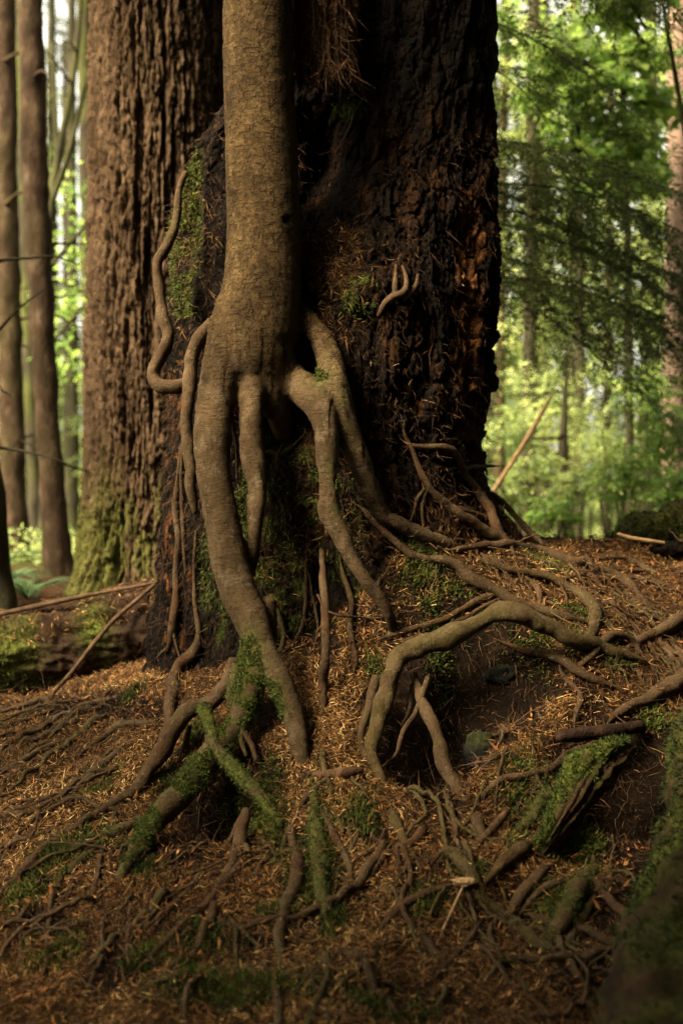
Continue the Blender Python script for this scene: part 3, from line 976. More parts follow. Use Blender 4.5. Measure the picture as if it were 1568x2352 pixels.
# the finer roots, too many to count
mb = MB()
g = np.random.default_rng(77)
for k in range(530):
    a = g.uniform(-.15, 1.15) * math.pi
    r0 = g.uniform(.25, 1.9) if k % 4 else g.uniform(.15, .6)
    p = np.array([-.05 + .85 * math.cos(a), 6.45 - .55 * math.sin(a)]) + np.array([math.cos(a), -math.sin(a)]) * r0 + g.normal(0, .12, 2)
    if k >= 430:                                         # a web of them over the mound on the open side
        p = np.array([g.uniform(.05, 1.5), g.uniform(5.75, 6.95)])
        a = math.atan2(-(p[1] - 7.0), p[0] + .05)
    if p[1] < 3.8:
        continue
    n = int(g.uniform(14, 46))
    h = math.atan2(-math.sin(a), math.cos(a)) + g.normal(0, .45)
    Q, bend = [], 0
    for j in range(n):
        e = .05
        gr = np.array([hz(p[0] + e, p[1]) - hz(p[0] - e, p[1]), hz(p[0], p[1] + e) - hz(p[0], p[1] - e)]) / (2 * e)
        if j > 3 and gr @ gr > 1.1 and g.random() < .6:     # it dives into the bank at a steep drop
            break
        bend = .85 * bend + g.normal(0, .14)
        h += bend * .5
        v = np.array([math.cos(h), math.sin(h)]) - .35 * gr
        h = math.atan2(v[1], v[0])
        st = .03 / math.sqrt(1 + (gr @ v) ** 2)
        p = p + v / np.linalg.norm(v) * st
        Q.append([p[0], p[1], float(hz(p[0], p[1]))])
    if len(Q) < 5:
        continue
    Q = np.array(Q)
    n = len(Q)
    t = np.linspace(0, 1, n)
    R = np.clip(g.lognormal(-5.0 if k < 430 else -5.25, .55), .0026, .021) * (1 - .65 * t) * sst(-.02, .08, t)
    Q[:, 2] += .008 + R * .5 + .022 * np.sin(t * np.pi * g.uniform(1, 3)) * g.random() + .006 * g.normal(size=n)
    V, Fs = tube(crom(np.column_stack([Q, R]), .02)[:, :3], crom(np.column_stack([Q, R]), .02)[:, 3], 7, .18, 20, k)
    mb.add(V, Fs, moss=.25 * (g.random() < .3))
mb.build('fine_roots', M['root'], tree)['kind'] = 'stuff'

# the sprig of root that reaches up out of the stump like an antler
spr = thing('antler_root', 'forked bare root sprig sticking up out of the charred stump like an antler', 'root', W(871, 724, 6.5))
P, R = path("869,726,7 884,697,8 902,682,9 924,673,9 933,656,7 931,632,5 923,610,3", .9)
mk('main_prong', *tube(P, R, 10, .1), M['root'], spr, attrs=dict(moss=np.zeros(len(P) * 10 + 2)))
for sp in ("908,682,7 907,655,7 908,632,5 909,608,3", "926,690,4 946,668,7 957,650,6 959,630,3"):
    P, R = path(sp, .9)
    mk('prong', *tube(P, R, 8, .1), M['root'], spr, attrs=dict(moss=np.zeros(len(P) * 8 + 2)))

# moss grown over the roots: fuzz standing on the mossy stretches
mp, mn = np.concatenate(mossP), np.concatenate(mossN)
i = rng.integers(0, len(mp), 40000)
D = unit(mn[i] + rdir(len(i)) * .9 + np.array([0, 0, -.15]))
V, f = fuzz(mp[i] + rdir(len(i)) * .004, D, rng.uniform(.004, .018, len(i)), .0035)
mk('moss', V, f, M['moss'], tree, attrs=dict(tone=np.repeat(np.clip(rng.normal(.36, .22, len(i)), 0, 1), 3)))

# ---------------------------------------------------------------- the big furrowed fir
FY = 9.2
fb = onground(345, FY)
fir = thing('fir_tree', 'thick fir with deeply furrowed reddish bark and a mossy base, behind the stump', 'tree', fb)
yv = np.concatenate([np.arange(-900, -120, 12), np.arange(-120, 1420, 3.6)])
fz = H - (yv - CY) / F * FY
fxl = np.interp(yv, [-900, 0, 500, 900, 1050, 1150, 1250, 1330, 1420], [226, 215, 211, 205, 202, 196, 184, 166, 130])
fxr = np.interp(yv, [-900, 0, 500, 900, 1150, 1250, 1330, 1420], [494, 505, 506, 508, 515, 525, 545, 580])
fth = np.concatenate([np.linspace(-.35, math.pi + .35, 300), np.linspace(math.pi + .35, 2 * math.pi - .35, 40)[1:-1]])
rr = (fxr - fxl) / 2 / F * FY
fcx = ((fxl + fxr) / 2 - CX) / F * FY
u = fth[None] * .41 * np.ones((len(yv), 1))
zq = fz[:, None] * np.ones_like(u)
q3 = np.stack([u, zq, 0 * u], -1)
uw = u + .019 * fbm(q3 * np.array([6, 2.0, 1]), 3, 101) + .008 * fbm(q3 * np.array([30, 14, 1]), 2, 107)
n1 = np.abs(fbm(np.stack([uw * 22, zq * .75, 0 * u], -1), 2, 102))
n2 = np.abs(fbm(np.stack([uw * 46, zq * 2.6, 0 * u + 5], -1), 2, 103))
n3 = fbm(np.stack([uw * 60, zq * 26, 0 * u], -1), 4, 104, .65)
fe, fc_ = cells(uw / .045, zq / .20 + .3 * n3, 108)
fd = .060 * sst(.0, .17, n1) + .026 * sst(0, .22, n2) + .026 * n3 + 0.026 * (fc_ - .5) - .008 * (1 - sst(0, .2, fe)) - .065
flare = 1 + .10 * sst(1180, 1400, yv)[:, None] * np.cos(fth[None] * 5 + 1)
Rr = (rr[:, None] + fd) * flare
FV = np.stack([fcx[:, None] + Rr * np.cos(fth), FY - Rr * np.sin(fth), zq], -1)
fpx, fpy = PX(FV)
fm = sst(1010, 1230, fpy + 90 * fbm(FV * np.array([9, 9, 2.5]), 3, 105)) * sst(-.25, .2, fbm(FV * np.array([10, 10, 4]), 3, 106) + .35 * (1 - sst(200, 330, fpx)) - .02)
a = np.arange(FV.shape[0] * FV.shape[1]).reshape(FV.shape[:2])
b = np.roll(a, -1, 1)
mk('trunk', FV.reshape(-1, 3), [np.stack([a[1:], b[1:], b[:-1], a[:-1]], -1).reshape(-1, 4), np.array([a[0]])], M['fir'], fir, attrs=dict(moss=np.clip(fm, 0, 1).ravel() * .62))

# ---------------------------------------------------------------- fibrous slab of old bark standing on the stump, behind the slim tree
sx = np.linspace(655, 822, 90)
sy_ = np.linspace(-190, 230, 200)
bx, by = np.meshgrid(sx, sy_)
rag = 165 + 60 * fbm(np.stack([sx / 14, 0 * sx, 0 * sx], -1), 3, 111) - 40 * ((sx - 740) / 90) ** 2 * .4
by = np.where(by > rag[None], rag[None] + (by - rag[None]) * .05, by)
bY = 6.62 - .05 * np.cos((bx - 735) / 85 * 1.4) + .03 * fbm(np.stack([bx / 4, by / 45, 0 * bx + 3], -1), 3, 113, .7) + .045 * fbm(np.stack([bx / 9, by / 120, 0 * bx], -1), 3, 112) + .0006 * np.maximum(0, bx - 780) ** 1.3
BV = W(bx, by, bY)
BB = BV + np.array([0, .09, 0])
na = bx.size
ai = np.arange(na).reshape(bx.shape)
qf = lambda i: np.stack([i[:-1, :-1], i[:-1, 1:], i[1:, 1:], i[1:, :-1]], -1).reshape(-1, 4)
rim = np.concatenate([ai[0, :-1], ai[:-1, -1], ai[-1, :0:-1], ai[:0:-1, 0]])
rn = np.roll(rim, -1)
M['fibre'] = mat_simple('fibrous_bark', [(.3, (0.014, 0.008, 0.0042)), (.55, (0.050, 0.0275, 0.0130)), (.78, (0.115, 0.066, 0.031))], 16, (1, 1, .16), .02, 40)
mk('bark_slab', np.concatenate([BV.reshape(-1, 3), BB.reshape(-1, 3)]), [qf(ai), qf(ai)[:, ::-1] + na, np.stack([rim, rim + na, rn + na, rn], -1)], M['fibre'], stump)

i = rng.integers(0, na, 3600)
D = unit(rdir(len(i)) * .6 + np.array([0, -.35, -.8]))
V, f = leafq(BV.reshape(-1, 3)[i] - np.array([0, .004, 0]), D, side(D), rng.gamma(2.4, .022, len(i)) + .015, rng.uniform(.0016, .0034, len(i)), rdir(len(i)) * .35)
mk('rootlets', V, f, M['hair'], stump, attrs=dict(tone=np.repeat(np.clip(rng.beta(1.3, 2.2, len(i)), 0, 1), 4)))['kind'] = 'stuff'

# ---------------------------------------------------------------- the rotten log behind, the sticks on it
q = np.array([[-420, 1510, 96, 7.75], [-150, 1505, 98, 7.75], [0, 1500, 96, 7.72], [150, 1474, 95, 7.7], [300, 1436, 92, 7.68], [390, 1416, 86, 7.66], [520, 1400, 66, 7.66]])
P = crom(np.column_stack([W(q[:, 0], q[:, 1], q[:, 3]), q[:, 2] / F * q[:, 3]]), .012)
V, Fs = tube(P[:, :3], P[:, 3], 120, .10, 5, 121)
ax = np.repeat(P[:, :3], 120, 0)
LN = unit(V[:len(ax)] - ax)
V[:len(ax)] += LN * (.055 * fbm(V[:len(ax)] * np.array([4, 13, 13]), 5, 122, .65))[:, None]
lm = sst(-.05, .3, fbm(V * 3.4, 3, 124) + .05)
lp, lq = PX(V)
lm = np.clip(lm * .55 + 1.1 * np.exp(-((lp - 215) / 35) ** 2 - ((lq - 1440) / 50) ** 2) + .8 * np.exp(-((lp - 30) / 60) ** 2 - ((lq - 1500) / 40) ** 2), 0, 1)
log = thing('fallen_log', 'rotten fallen log with moss patches lying beside the stump, in front of the furrowed fir', 'log', (P[0] * .5 + P[-1] * .5)[:3] - [0, 0, .2])
mk('log_bark', V, Fs, M['log'], log, attrs=dict(moss=lm))
logtop = (V[:len(ax)], LN)
s = np.flatnonzero(lm[:len(ax)] > .4)
i = rng.choice(s, 7000)
Vf, ff = fuzz(V[i], unit(LN[i] + rdir(len(i)) * .9), rng.uniform(.008, .026, len(i)), .006)
mk('moss', Vf, ff, M['moss'], log, attrs=dict(tone=np.repeat(np.clip(rng.normal(.5, .25, len(i)), 0, 1), 3)))


def simple_tube(name, spec, mat, label, cat, n=9, lump=.15, group=None, extra=()):
    q = np.array([[float(a) for a in t.split(',')] for t in spec.split()])
    P = crom(np.column_stack([W(q[:, 0], q[:, 1], q[:, 3]), q[:, 2] / F * q[:, 3]]), .02)
    V, Fs = tube(P[:, :3], P[:, 3], n, lump, 11, int(q[0, 0]) % 97)
    if not label:
        return V, Fs
    base = P[np.argmin(P[:, 2]), :3]
    o = mk(name, V, Fs, mat, None, base=base, attrs=dict(moss=np.zeros(len(V))))
    return tag(o, label, cat, group)


simple_tube('fallen_stick', "-60,1424,5,7.58 60,1398,6,7.56 190,1370,5,7.54 362,1338,4,7.5", M['stick'], 'long straight stick lying flat along the top of the rotten log', 'stick')
simple_tube('fallen_stick', "356,1342,4,7.50 320,1374,5,7.44 262,1424,5,7.40 213,1482,5,7.38 160,1550,5,7.30 98,1618,4,7.18", M['stick'], 'crooked thin stick leaning down over the side of the rotten log', 'stick')
simple_tube('broken_log', "1280,1692,15,5.70 1310,1688,18,5.72 1360,1684,18,5.76 1425,1675,17,5.82 1470,1668,14,5.9", M['log'], 'short dark broken log end jutting over the black hollow by the mossy trunk', 'log', 14)
simple_tube('fallen_stick', "1062,2038,3,4.80 1045,2075,3.5,4.75 1015,2140,3.5,4.66 985,2220,3,4.55 972,2262,2,4.52", M['pale'], 'thin straight pale stick lying on the needles below the arched root', 'stick', 7, .05)
simple_tube('fallen_stick', "104,1938,3,5.32 130,1960,4,5.30 158,1982,3.5,5.26 186,2004,2.5,5.22", M['pale'], 'thin pale bent twig lying among the roots at the foot of the bank', 'stick', 7, .1)
simple_tube('fallen_stick', "1082,1955,9,5.10 1114,1922,10,5.17 1140,1893,10,5.24 1166,1862,8,5.30", M['fibre'], 'short reddish stick lying between the straight bare root and the mossy root end', 'stick', 9, .12)
simple_tube('fallen_stick', "1100,1965,4,5.05 1118,1990,5,5.02 1130,2020,4,4.98", M['pale'], 'tiny upright light brown splinter beside the arched root', 'stick', 7, .1)
simple_tube('fallen_stick', "1418,1226,4,7.30 1450,1236,5,7.30 1500,1244,5,7.32 1530,1248,3,7.34", M['pale'], 'light twig lying on the crest of the bank in front of the mossy log', 'stick', 7, .1)
simple_tube('bark_strip', "690,1778,8,5.52 740,1782,12,5.50 790,1776,13,5.49 832,1768,8,5.50", M['fibre'], 'reddish strip of rotten bark lying across the needle slope below the stump', 'bark', 8, .35)
simple_tube('fallen_stick', "1128,1134,5,10 1160,1085,5.5,10.1 1205,1015,5.5,10.2 1245,945,5,10.3 1266,908,3,10.3", M['pale'], 'bare tan sapling stem leaning in the bright undergrowth beyond the stump', 'sapling', 8, .06)

# chip of pale wood and stones
for k, (x, y, Y, r, lab, cat, nm, mt, sq) in enumerate((
        (1066, 2026, 4.86, 17, 'chunk of pale splintered wood lying on the arched root', 'wood chip', 'wood_chip', 'pale', (1.6, .9, .6)),
        (1105, 1738, 5.84, 40, 'upright dark stone with a green top standing in the bank under the roots', 'stone', 'stone', 'stone', (1, .7, 1.5)),
        (1150, 1552, 6.08, 32, 'dark wet stone wedged under the overhanging root', 'stone', 'stone', 'stone', (1.2, .6, .75)),
        (1540, 1262, 7.35, 34, 'black charred lump of wood on the crest of the bank', 'wood chip', 'wood_chip', 'char', (1.4, .7, .5)))):
    n = 40
    t, p = np.meshgrid(np.linspace(0, 2 * np.pi, n, endpoint=False), np.linspace(.02, np.pi - .02, 24))
    d = np.stack([np.cos(t) * np.sin(p), np.sin(t) * np.sin(p), np.cos(p)], -1)
    Rk = r / F * Y
    w = d * np.array(sq) * Rk * (1 + .35 * fbm(d * 1.7 + k * 7, 4, 131) + .10 * np.round(fbm(d * 4 + k, 2, 132) * 4) / 2)[..., None]
    c = W(x, y, Y)
    ii = np.arange(n * 24).reshape(24, n)
    jj = np.roll(ii, -1, 1)
    V = (w + c).reshape(-1, 3)
    tag(mk(nm, V, [np.stack([ii[:-1], ii[1:], jj[1:], jj[:-1]], -1).reshape(-1, 4), np.array([ii[0]]), np.array([ii[-1][::-1]])], M[mt], None, base=c - [0, 0, Rk * sq[2] * .8],
           attrs=dict(moss=(.2 * sst(.35, .9, w[..., 2] / Rk) if mt == 'stone' else 0 * p).ravel(), wood=0 * p.ravel())), lab, cat)

# the mossy root end, and the big moss-covered trunk close by
q = np.array([[1440, 1716, 26, 5.62], [1405, 1735, 40, 5.55], [1374, 1756, 46, 5.48], [1326, 1808, 44, 5.38], [1294, 1868, 34, 5.27], [1264, 1918, 25, 5.16], [1234, 1960, 18, 5.1], [1205, 1985, 12, 5.1]])
P = crom(np.column_stack([W(q[:, 0], q[:, 1], q[:, 3]), q[:, 2] / F * q[:, 3]]), .012)
V, Fs = tube(P[:, :3], P[:, 3], 64, .30, 7, 141)
ang = np.tile(np.arange(64) * 2 * np.pi / 64, len(P))
al = np.repeat(np.arange(len(P)) * .012, 64)
re_ = thing('broken_root', 'thick broken root end with a moss coat on one flank, beside the black hollow', 'root', P[-1, :3])
nn = len(P) * 64
N_ = unit(V[:nn] - np.repeat(P[:, :3], 64, 0))
V[:nn] += N_ * (.016 * fbm(np.stack([np.cos(ang) * 4, np.sin(ang) * 4, al * 3], -1), 4, 143) - .012 * (1 - sst(0, .2, np.abs(fbm(np.stack([np.cos(ang) * 3, np.sin(ang) * 3, al * 2], -1), 2, 144)))))[:, None]
bm = np.zeros(len(V))
bm[:nn] = np.clip(sst(-.45, .3, -N_[:, 0] + .9 * fbm(V[:nn] * 10, 3, 142)) * 1.1, 0, 1)
mk('root_wood', V, Fs, M['root'], re_, attrs=dict(moss=bm))
i = rng.choice(np.flatnonzero(bm > .5), 5000)
Vf, ff = fuzz(V[i], unit(N_[i] + rdir(len(i)) * .9), rng.uniform(.008, .024, len(i)), .005)
mk('moss', Vf, ff, M['moss'], re_, attrs=dict(tone=np.repeat(np.clip(rng.normal(.26, .2, len(i)), 0, 1), 3)))


def mossy_trunk(name, spec, label, nf, n=90, seed=150):
    q = np.array([[float(a) for a in t.split(',')] for t in spec.split()])
    P = crom(np.column_stack([W(q[:, 0], q[:, 1], q[:, 3]), q[:, 2] / F * q[:, 3]]), .02)
    V, Fs = tube(P[:, :3], P[:, 3], n, .16, 4, seed)
    nn = len(P) * n
    N_ = unit(V[:nn] - np.repeat(P[:, :3], n, 0))
    V[:nn] += N_ * (.09 * fbm(V[:nn] * 7, 5, seed + 1, .6))[:, None]
    t = thing(name, label, 'log', P[np.argmin(P[:, 2]), :3])
    bm = np.ones(len(V)) * np.clip(.4 + 1.1 * fbm(V * 5, 3, seed + 2), .03, .8)
    mk('log_bark', V, Fs, M['log'], t, attrs=dict(moss=bm))
    i = rng.choice(np.flatnonzero((bm[:nn] > .18)), nf)
    Vf, ff = fuzz(V[i] - N_[i] * .004, unit(N_[i] + rdir(len(i)) * .8 + np.array([0, 0, -.2])), rng.uniform(.01, .034, len(i)), .007)
    mk('moss', Vf, ff, M['moss'], t, attrs=dict(tone=np.repeat(np.clip(rng.normal(.06, .18, len(i)), 0, 1), 3)))


mossy_trunk('mossy_log', "1700,1600,90,5.75 1668,1690,112,5.45 1662,1800,116,5.15 1655,1950,128,4.85 1640,2080,165,4.55 1640,2200,200,4.25 1650,2352,240,3.95 1690,2560,290,3.6", 'big dark trunk wrapped in deep moss beside the black hollow, nearest the camera', 26000)
mossy_trunk('mossy_log', "1385,1262,16,7.75 1440,1238,34,7.8 1510,1222,46,7.85 1600,1208,56,7.9 1760,1200,60,7.95", 'low moss-topped log resting on the crest of the bank beyond the roots', 6000, 60, 160)

# ---------------------------------------------------------------- litter on the floor
def strewn(n, y0, y1, wide=1.12):
    Y = np.sqrt(rng.uniform(y0 ** 2, y1 ** 2, n))
    X = rng.uniform(-1, 1, n) * CX / F * Y * wide
    return X, Y


def lay(X, Y, lift, tilt):
    N = hn(X, Y)
    A = rdir(len(X))
    A = unit(A - N * (A * N).sum(1, keepdims=True) + N * rng.normal(0, tilt, len(X))[:, None])
    P = np.stack([X, Y, hz(X, Y) + rng.uniform(.2, 1, len(X)) * lift], -1)
    return P, A, N


X, Y = strewn(480000, 3.5, 8.4)
N = hn(X, Y)
pat = fbm(np.stack([X, Y, 0 * X], -1) * 3.1, 3, 201)
keep = rng.random(len(X)) < sst(.42, .72, N[:, 2] + .25 * pat) * (.45 + .55 * sst(-.35, .15, pat)) * np.where(Y > 6.9, .45, 1) * (1 - .97 * sst(.3, .65, bare(np.stack([X, Y, hz(X, Y)], -1))))
X, Y = X[keep], Y[keep]
P, A, N = lay(X, Y, .018, .34)
n = len(P)
Sd = unit(np.cross(A, N + rdir(n) * .6))
L = rng.gamma(3.2, .0068, n) + .010
t2 = fbm(np.stack([X, Y, 0 * X], -1) * 1.9, 3, 203)
tone = np.clip(rng.beta(1.5, 2.0, n) + .25 * t2, 0, 1)
V, f = leafq(P, A, Sd, L, rng.uniform(.0017, .0040, n), rdir(n) * .08)
tag(mk('needle_litter', V, f, M['needle'], attrs=dict(tone=np.repeat(tone, 4))), kind='stuff')

# needles banked against the roots and lying over them
BK = np.concatenate(bank)
BK = BK[(BK[:, 3] > .010) & (BK[:, 2] < hz(BK[:, 0], BK[:, 1]) + BK[:, 3] * 1.6 + .02)]
i = rng.choice(len(BK), 30000, p=BK[:, 3] / BK[:, 3].sum())
q = rdir(len(i)) * np.array([1, 1, 0])
q = unit(q) * (BK[i, 3] * rng.uniform(.15, 1.7, len(i)))[:, None]
P = BK[i, :3] + q
d = np.hypot(q[:, 0], q[:, 1]) / BK[i, 3]
over = d < .8
P[:, 2] = np.where(over, BK[i, 2] + BK[i, 3] * np.sqrt(np.maximum(0, 1 - d * d)) + .002, hz(P[:, 0], P[:, 1]) + BK[i, 3] * .55 * rng.random(len(i)) + .006)
k = ~over | (rng.random(len(i)) < .10)
P = P[k]
A = rdir(len(P)) * np.array([1, 1, .35])
A = unit(A)
V, f = leafq(P, A, side(A), rng.gamma(3.2, .0068, len(P)) + .010, rng.uniform(.0017, .0038, len(P)), rdir(len(P)) * .08)
tag(mk('banked_needles', V, f, M['needle'], attrs=dict(tone=np.repeat(np.clip(rng.beta(1.5, 2.2, len(P)), 0, 1), 4))), kind='stuff')

# needles caught on the ledges of the stump and on top of the log
w = (.8 * box(690, 830, 520, 780, 30) + .5 * box(850, 1000, 545, 600, 10) * (rng.random(px_.shape) < .5) + .5 * box(720, 1180, 1150, 1260, 30) + .3 * box(600, 720, 1240, 1460, 30) + .05 * box(600, 1120, 800, 1300, 30)
     + .5 * box(660, 700, 560, 760) + .2 * box(400, 515, 420, 900))
w = (w * (sn[None] > 0) * np.exp(1.8 * fbm(SP * 9, 3, 211)) * (.12 + sst(-.05, .45, np.gradient(SYY - dsp * sn[None], axis=0) / 4.3e-3 * -.35 + .2 * fbm(SP * 14, 2, 212)))).ravel()
i = rng.choice(len(w), 7500, p=w / w.sum())
D = rdir(len(i))
D = unit(D - SNf[i] * (D * SNf[i]).sum(1, keepdims=True) * .75 + np.array([0, 0, -.35]))
P = SV[i] + SNf[i] * rng.uniform(.002, .03, len(i))[:, None]
V, f = leafq(P, D, side(D), rng.gamma(4, .008, len(i)) + .012, rng.uniform(.0016, .0034, len(i)), rdir(len(i)) * .15)
mb = MB().add(V, f, tone=np.repeat(np.clip(rng.beta(1.2, 3.0, len(i)), 0, 1), 4))
V, LNn = logtop
i = rng.choice(np.flatnonzero(LNn[:, 2] > .2), 6000)
D = rdir(len(i))
D = unit(D - LNn[i] * (D * LNn[i]).sum(1, keepdims=True) * .8)
V, f = leafq(V[i] + LNn[i] * .006, D, side(D), rng.uniform(.02, .05, len(i)), .004)
mb.add(V, f, tone=np.repeat(np.clip(rng.beta(2, 2.4, len(i)), 0, 1), 4))
tag(mb.build('caught_needles', M['needle']), kind='stuff')

# hair-fine dead roots hanging over the charred wood and the bare soil
w = ((.8 * box(395, 700, 260, 1500, 40) + box(560, 1130, 880, 1300, 40) + .35 * box(690, 1130, 300, 900, 40) + 1.0 * box(360, 520, 900, 1600, 30) + .6 * box(640, 830, 0, 230)) * (sn[None] > -.1) * np.exp(1.5 * fbm(SP * 7, 3, 221))).ravel()
i = rng.choice(len(w), 15000, p=w / w.sum())
D = unit(rdir(len(i)) * .75 + SNf[i] * .25 + np.array([0, 0, -.8]))
V, f = leafq(SV[i] + SNf[i] * .004, D, side(D), rng.gamma(2.2, .018, len(i)) + .012, rng.uniform(.0015, .0035, len(i)), rdir(len(i)) * .3)
mb = MB().add(V, f, tone=np.repeat(np.clip(rng.beta(1.0, 4.4, len(i)), 0, 1), 4))
X, Y = strewn(90000, 3.6, 7.2)
N = hn(X, Y)
k = (N[:, 2] < .68 + .12 * rng.normal(size=len(X))) | (bare(np.stack([X, Y, hz(X, Y)], -1)) > .4)
X, Y, N = X[k], Y[k], N[k]
P = np.stack([X, Y, hz(X, Y)], -1) + N * .004
D = unit(rdir(len(X)) * .8 + N * .35 + np.array([0, 0, -.6]))
V, f = leafq(P, D, side(D), rng.gamma(2.2, .02, len(X)) + .012, rng.uniform(.0018, .0038, len(X)), rdir(len(X)) * .3)
mb.add(V, f, tone=np.repeat(np.clip(rng.beta(1.3, 2.8, len(X)), 0, 1), 4))
tag(mb.build('fine_rootlets', M['hair']), kind='stuff')

# scraps of dead leaf and bark, thin twigs
X, Y = strewn(9000, 3.6, 8.2)
k = hn(X, Y)[:, 2] > .55
P, A, N = lay(X[k], Y[k], .028, .3)
n = len(P)
V, f = leafq(P, A, unit(np.cross(A, N + rdir(n) * .7)), rng.gamma(3, .006, n) + .010, rng.uniform(.005, .014, n), N * .25)
tag(mk('leaf_scraps', V, f, M['flake'], attrs=dict(tone=np.repeat(np.clip(rng.beta(1.3, 2.2, n), 0, 1), 4))), kind='stuff')
X, Y = strewn(420, 3.6, 7.8)
P, A, N = lay(X, Y, .02, .12)
mb = MB()
for i in range(len(P)):
    L = rng.gamma(3, .05) + .06
    t = np.linspace(0, 1, 7)
    Q = P[i] + A[i] * (t * L)[:, None] + np.cumsum(rng.normal(0, .009, (7, 3)), 0)
    Q[:, 2] = np.maximum(Q[:, 2], hz(Q[:, 0], Q[:, 1]) + .004)
    V, Fs = tube(Q, rng.uniform(.0016, .0042) * (1.1 - .6 * t), 5)
    mb.add(V, Fs, moss=0)
tag(mb.build('twig_litter', M['stick']), kind='stuff')

# moss cushions on the floor and the stump
SPOTS = """970,1300,55,25 1250,1296,48,16 1330,1418,50,16 1268,1466,75,22 1205,1440,50,14 1060,1388,40,12 545,1830,28,26 610,1850,30,30 130,1962,60,30 205,1932,60,26 225,1820,40,14 650,1960,28,60 735,1960,44,90
620,1880,26,40 470,2150,70,26 345,2195,45,24 560,2268,160,34 430,2240,40,40 1215,1830,60,50 1270,1850,50,60 1232,1952,60,34 1262,2090,50,44 1075,2000,36,16 975,2072,44,20 640,2100,40,20 760,2110,30,40 330,2000,40,20
1390,1500,40,14 1010,1400,40,12 1500,1650,40,14 240,1780,40,14 380,1800,30,20 450,1690,26,20 1000,1500,30,20 860,1540,24,20 830,1880,30,40 310,1590,22,18 690,2030,30,40 120,2180,60,30 60,2050,40,40 900,2330,90,24 1340,1930,40,30"""
C_, N_ = [], []
for t in SPOTS.split():
    x, y, a, b = (float(v) for v in t.split(','))
    Y = cast(x, y)
    if Y is None:
        continue
    n = int(90 + a * b * .9)
    X = (x - CX) / F * Y + rng.normal(0, .55, n) * a / F * Y
    YY = Y + rng.normal(0, .55, n) * b / F * Y * 2.0
    C_.append(np.stack([X, YY, hz(X, YY)], -1))
    N_.append(hn(X, YY))
C_, N_ = np.concatenate(C_), np.concatenate(N_)
k = rng.random(len(C_)) < sst(-.5, .05, fbm(C_ * 11, 3, 231))
C_, N_ = C_[k], N_[k]
w = (mo * (sn[None] > 0)).ravel()
i = rng.choice(len(w), 12000, p=w / w.sum())
C_, N_ = np.concatenate([np.repeat(C_, 3, 0) + rng.normal(0, .008, (len(C_) * 3, 3)), SV[i]]), np.concatenate([np.repeat(N_, 3, 0), unit(SNf[i] + np.array([0, 0, -.5]))])
n = len(C_)
V, f = fuzz(C_, unit(N_ + rdir(n) * .8), rng.uniform(.008, .032, n), .0055)
tag(mk('moss', V, f, M['moss'], attrs=dict(tone=np.repeat(np.clip(rng.normal(.42, .22, n) + .3 * fbm(C_ * 6, 2, 233), 0, 1), 3))), kind='stuff')

# ---------------------------------------------------------------- the wood beyond
def bough(g, P0, az, L, droop, rise=.15, tw=.04, nl=.055, nw=.017, spread=.42, ndl=.028):
    """one drooping conifer bough: stem points, and its flat sprays of needles"""
    t = np.linspace(0, 1, max(8, int(L / tw)))
    h = np.array([math.cos(az), math.sin(az), 0])
    wob = g.normal(0, .03, 2)
    S_ = P0 + h * (t * L)[:, None] + np.array([-h[1], h[0], 0]) * (wob[0] * L * np.sin(t * 4))[:, None]
    S_[:, 2] += rise * L * t - droop * L * t ** 1.8 + wob[1] * L * np.sin(t * 5) * t
    T = unit(np.gradient(S_, axis=0))
    Sd = unit(np.cross(T, [0, 0, 1.0]))
    Cs, As, Ss = [], [], []
    for s in (-1, 1):
        for i in range(1, len(t)):
            l = L * spread * ((1 - t[i]) ** .7 * min(1, t[i] * 5 + .15) + .10) * g.uniform(.5, 1.15)
            k = max(2, int(l / ndl))
            d = unit(T[i] * g.uniform(.45, .9) + s * Sd[i] + np.array([0, 0, g.normal(-.25, .16)]))
            w = np.linspace(.05, 1, k)
            Q = S_[i] + d * (w * l)[:, None]
            Q[:, 2] -= .22 * l * w ** 2
            for s2 in (-1, 1):
                a = unit(d * .75 + s2 * np.cross(d, [0, 0, 1.0]) * .7 + g.normal(0, .22, (k, 3)))
                Cs.append(Q)
                As.append(a)
                Ss.append(np.cross(a, [0, 0, 1.0]) + g.normal(0, .25, (k, 3)))
    C, A, Sx = np.concatenate(Cs), np.concatenate(As), unit(np.concatenate(Ss))
    n = len(C)
    V, f = leafq(C, A, Sx, nl * g.uniform(.6, 1.3, n), nw * g.uniform(.7, 1.3, n))
    tone = np.clip(.45 + .25 * g.normal(size=n) + .2 * fbm(C * 2.2, 2, 301), 0, 1)
    return np.column_stack([S_, .009 * L * (1.15 - t) + .002]), V, f, np.repeat(tone, 4)


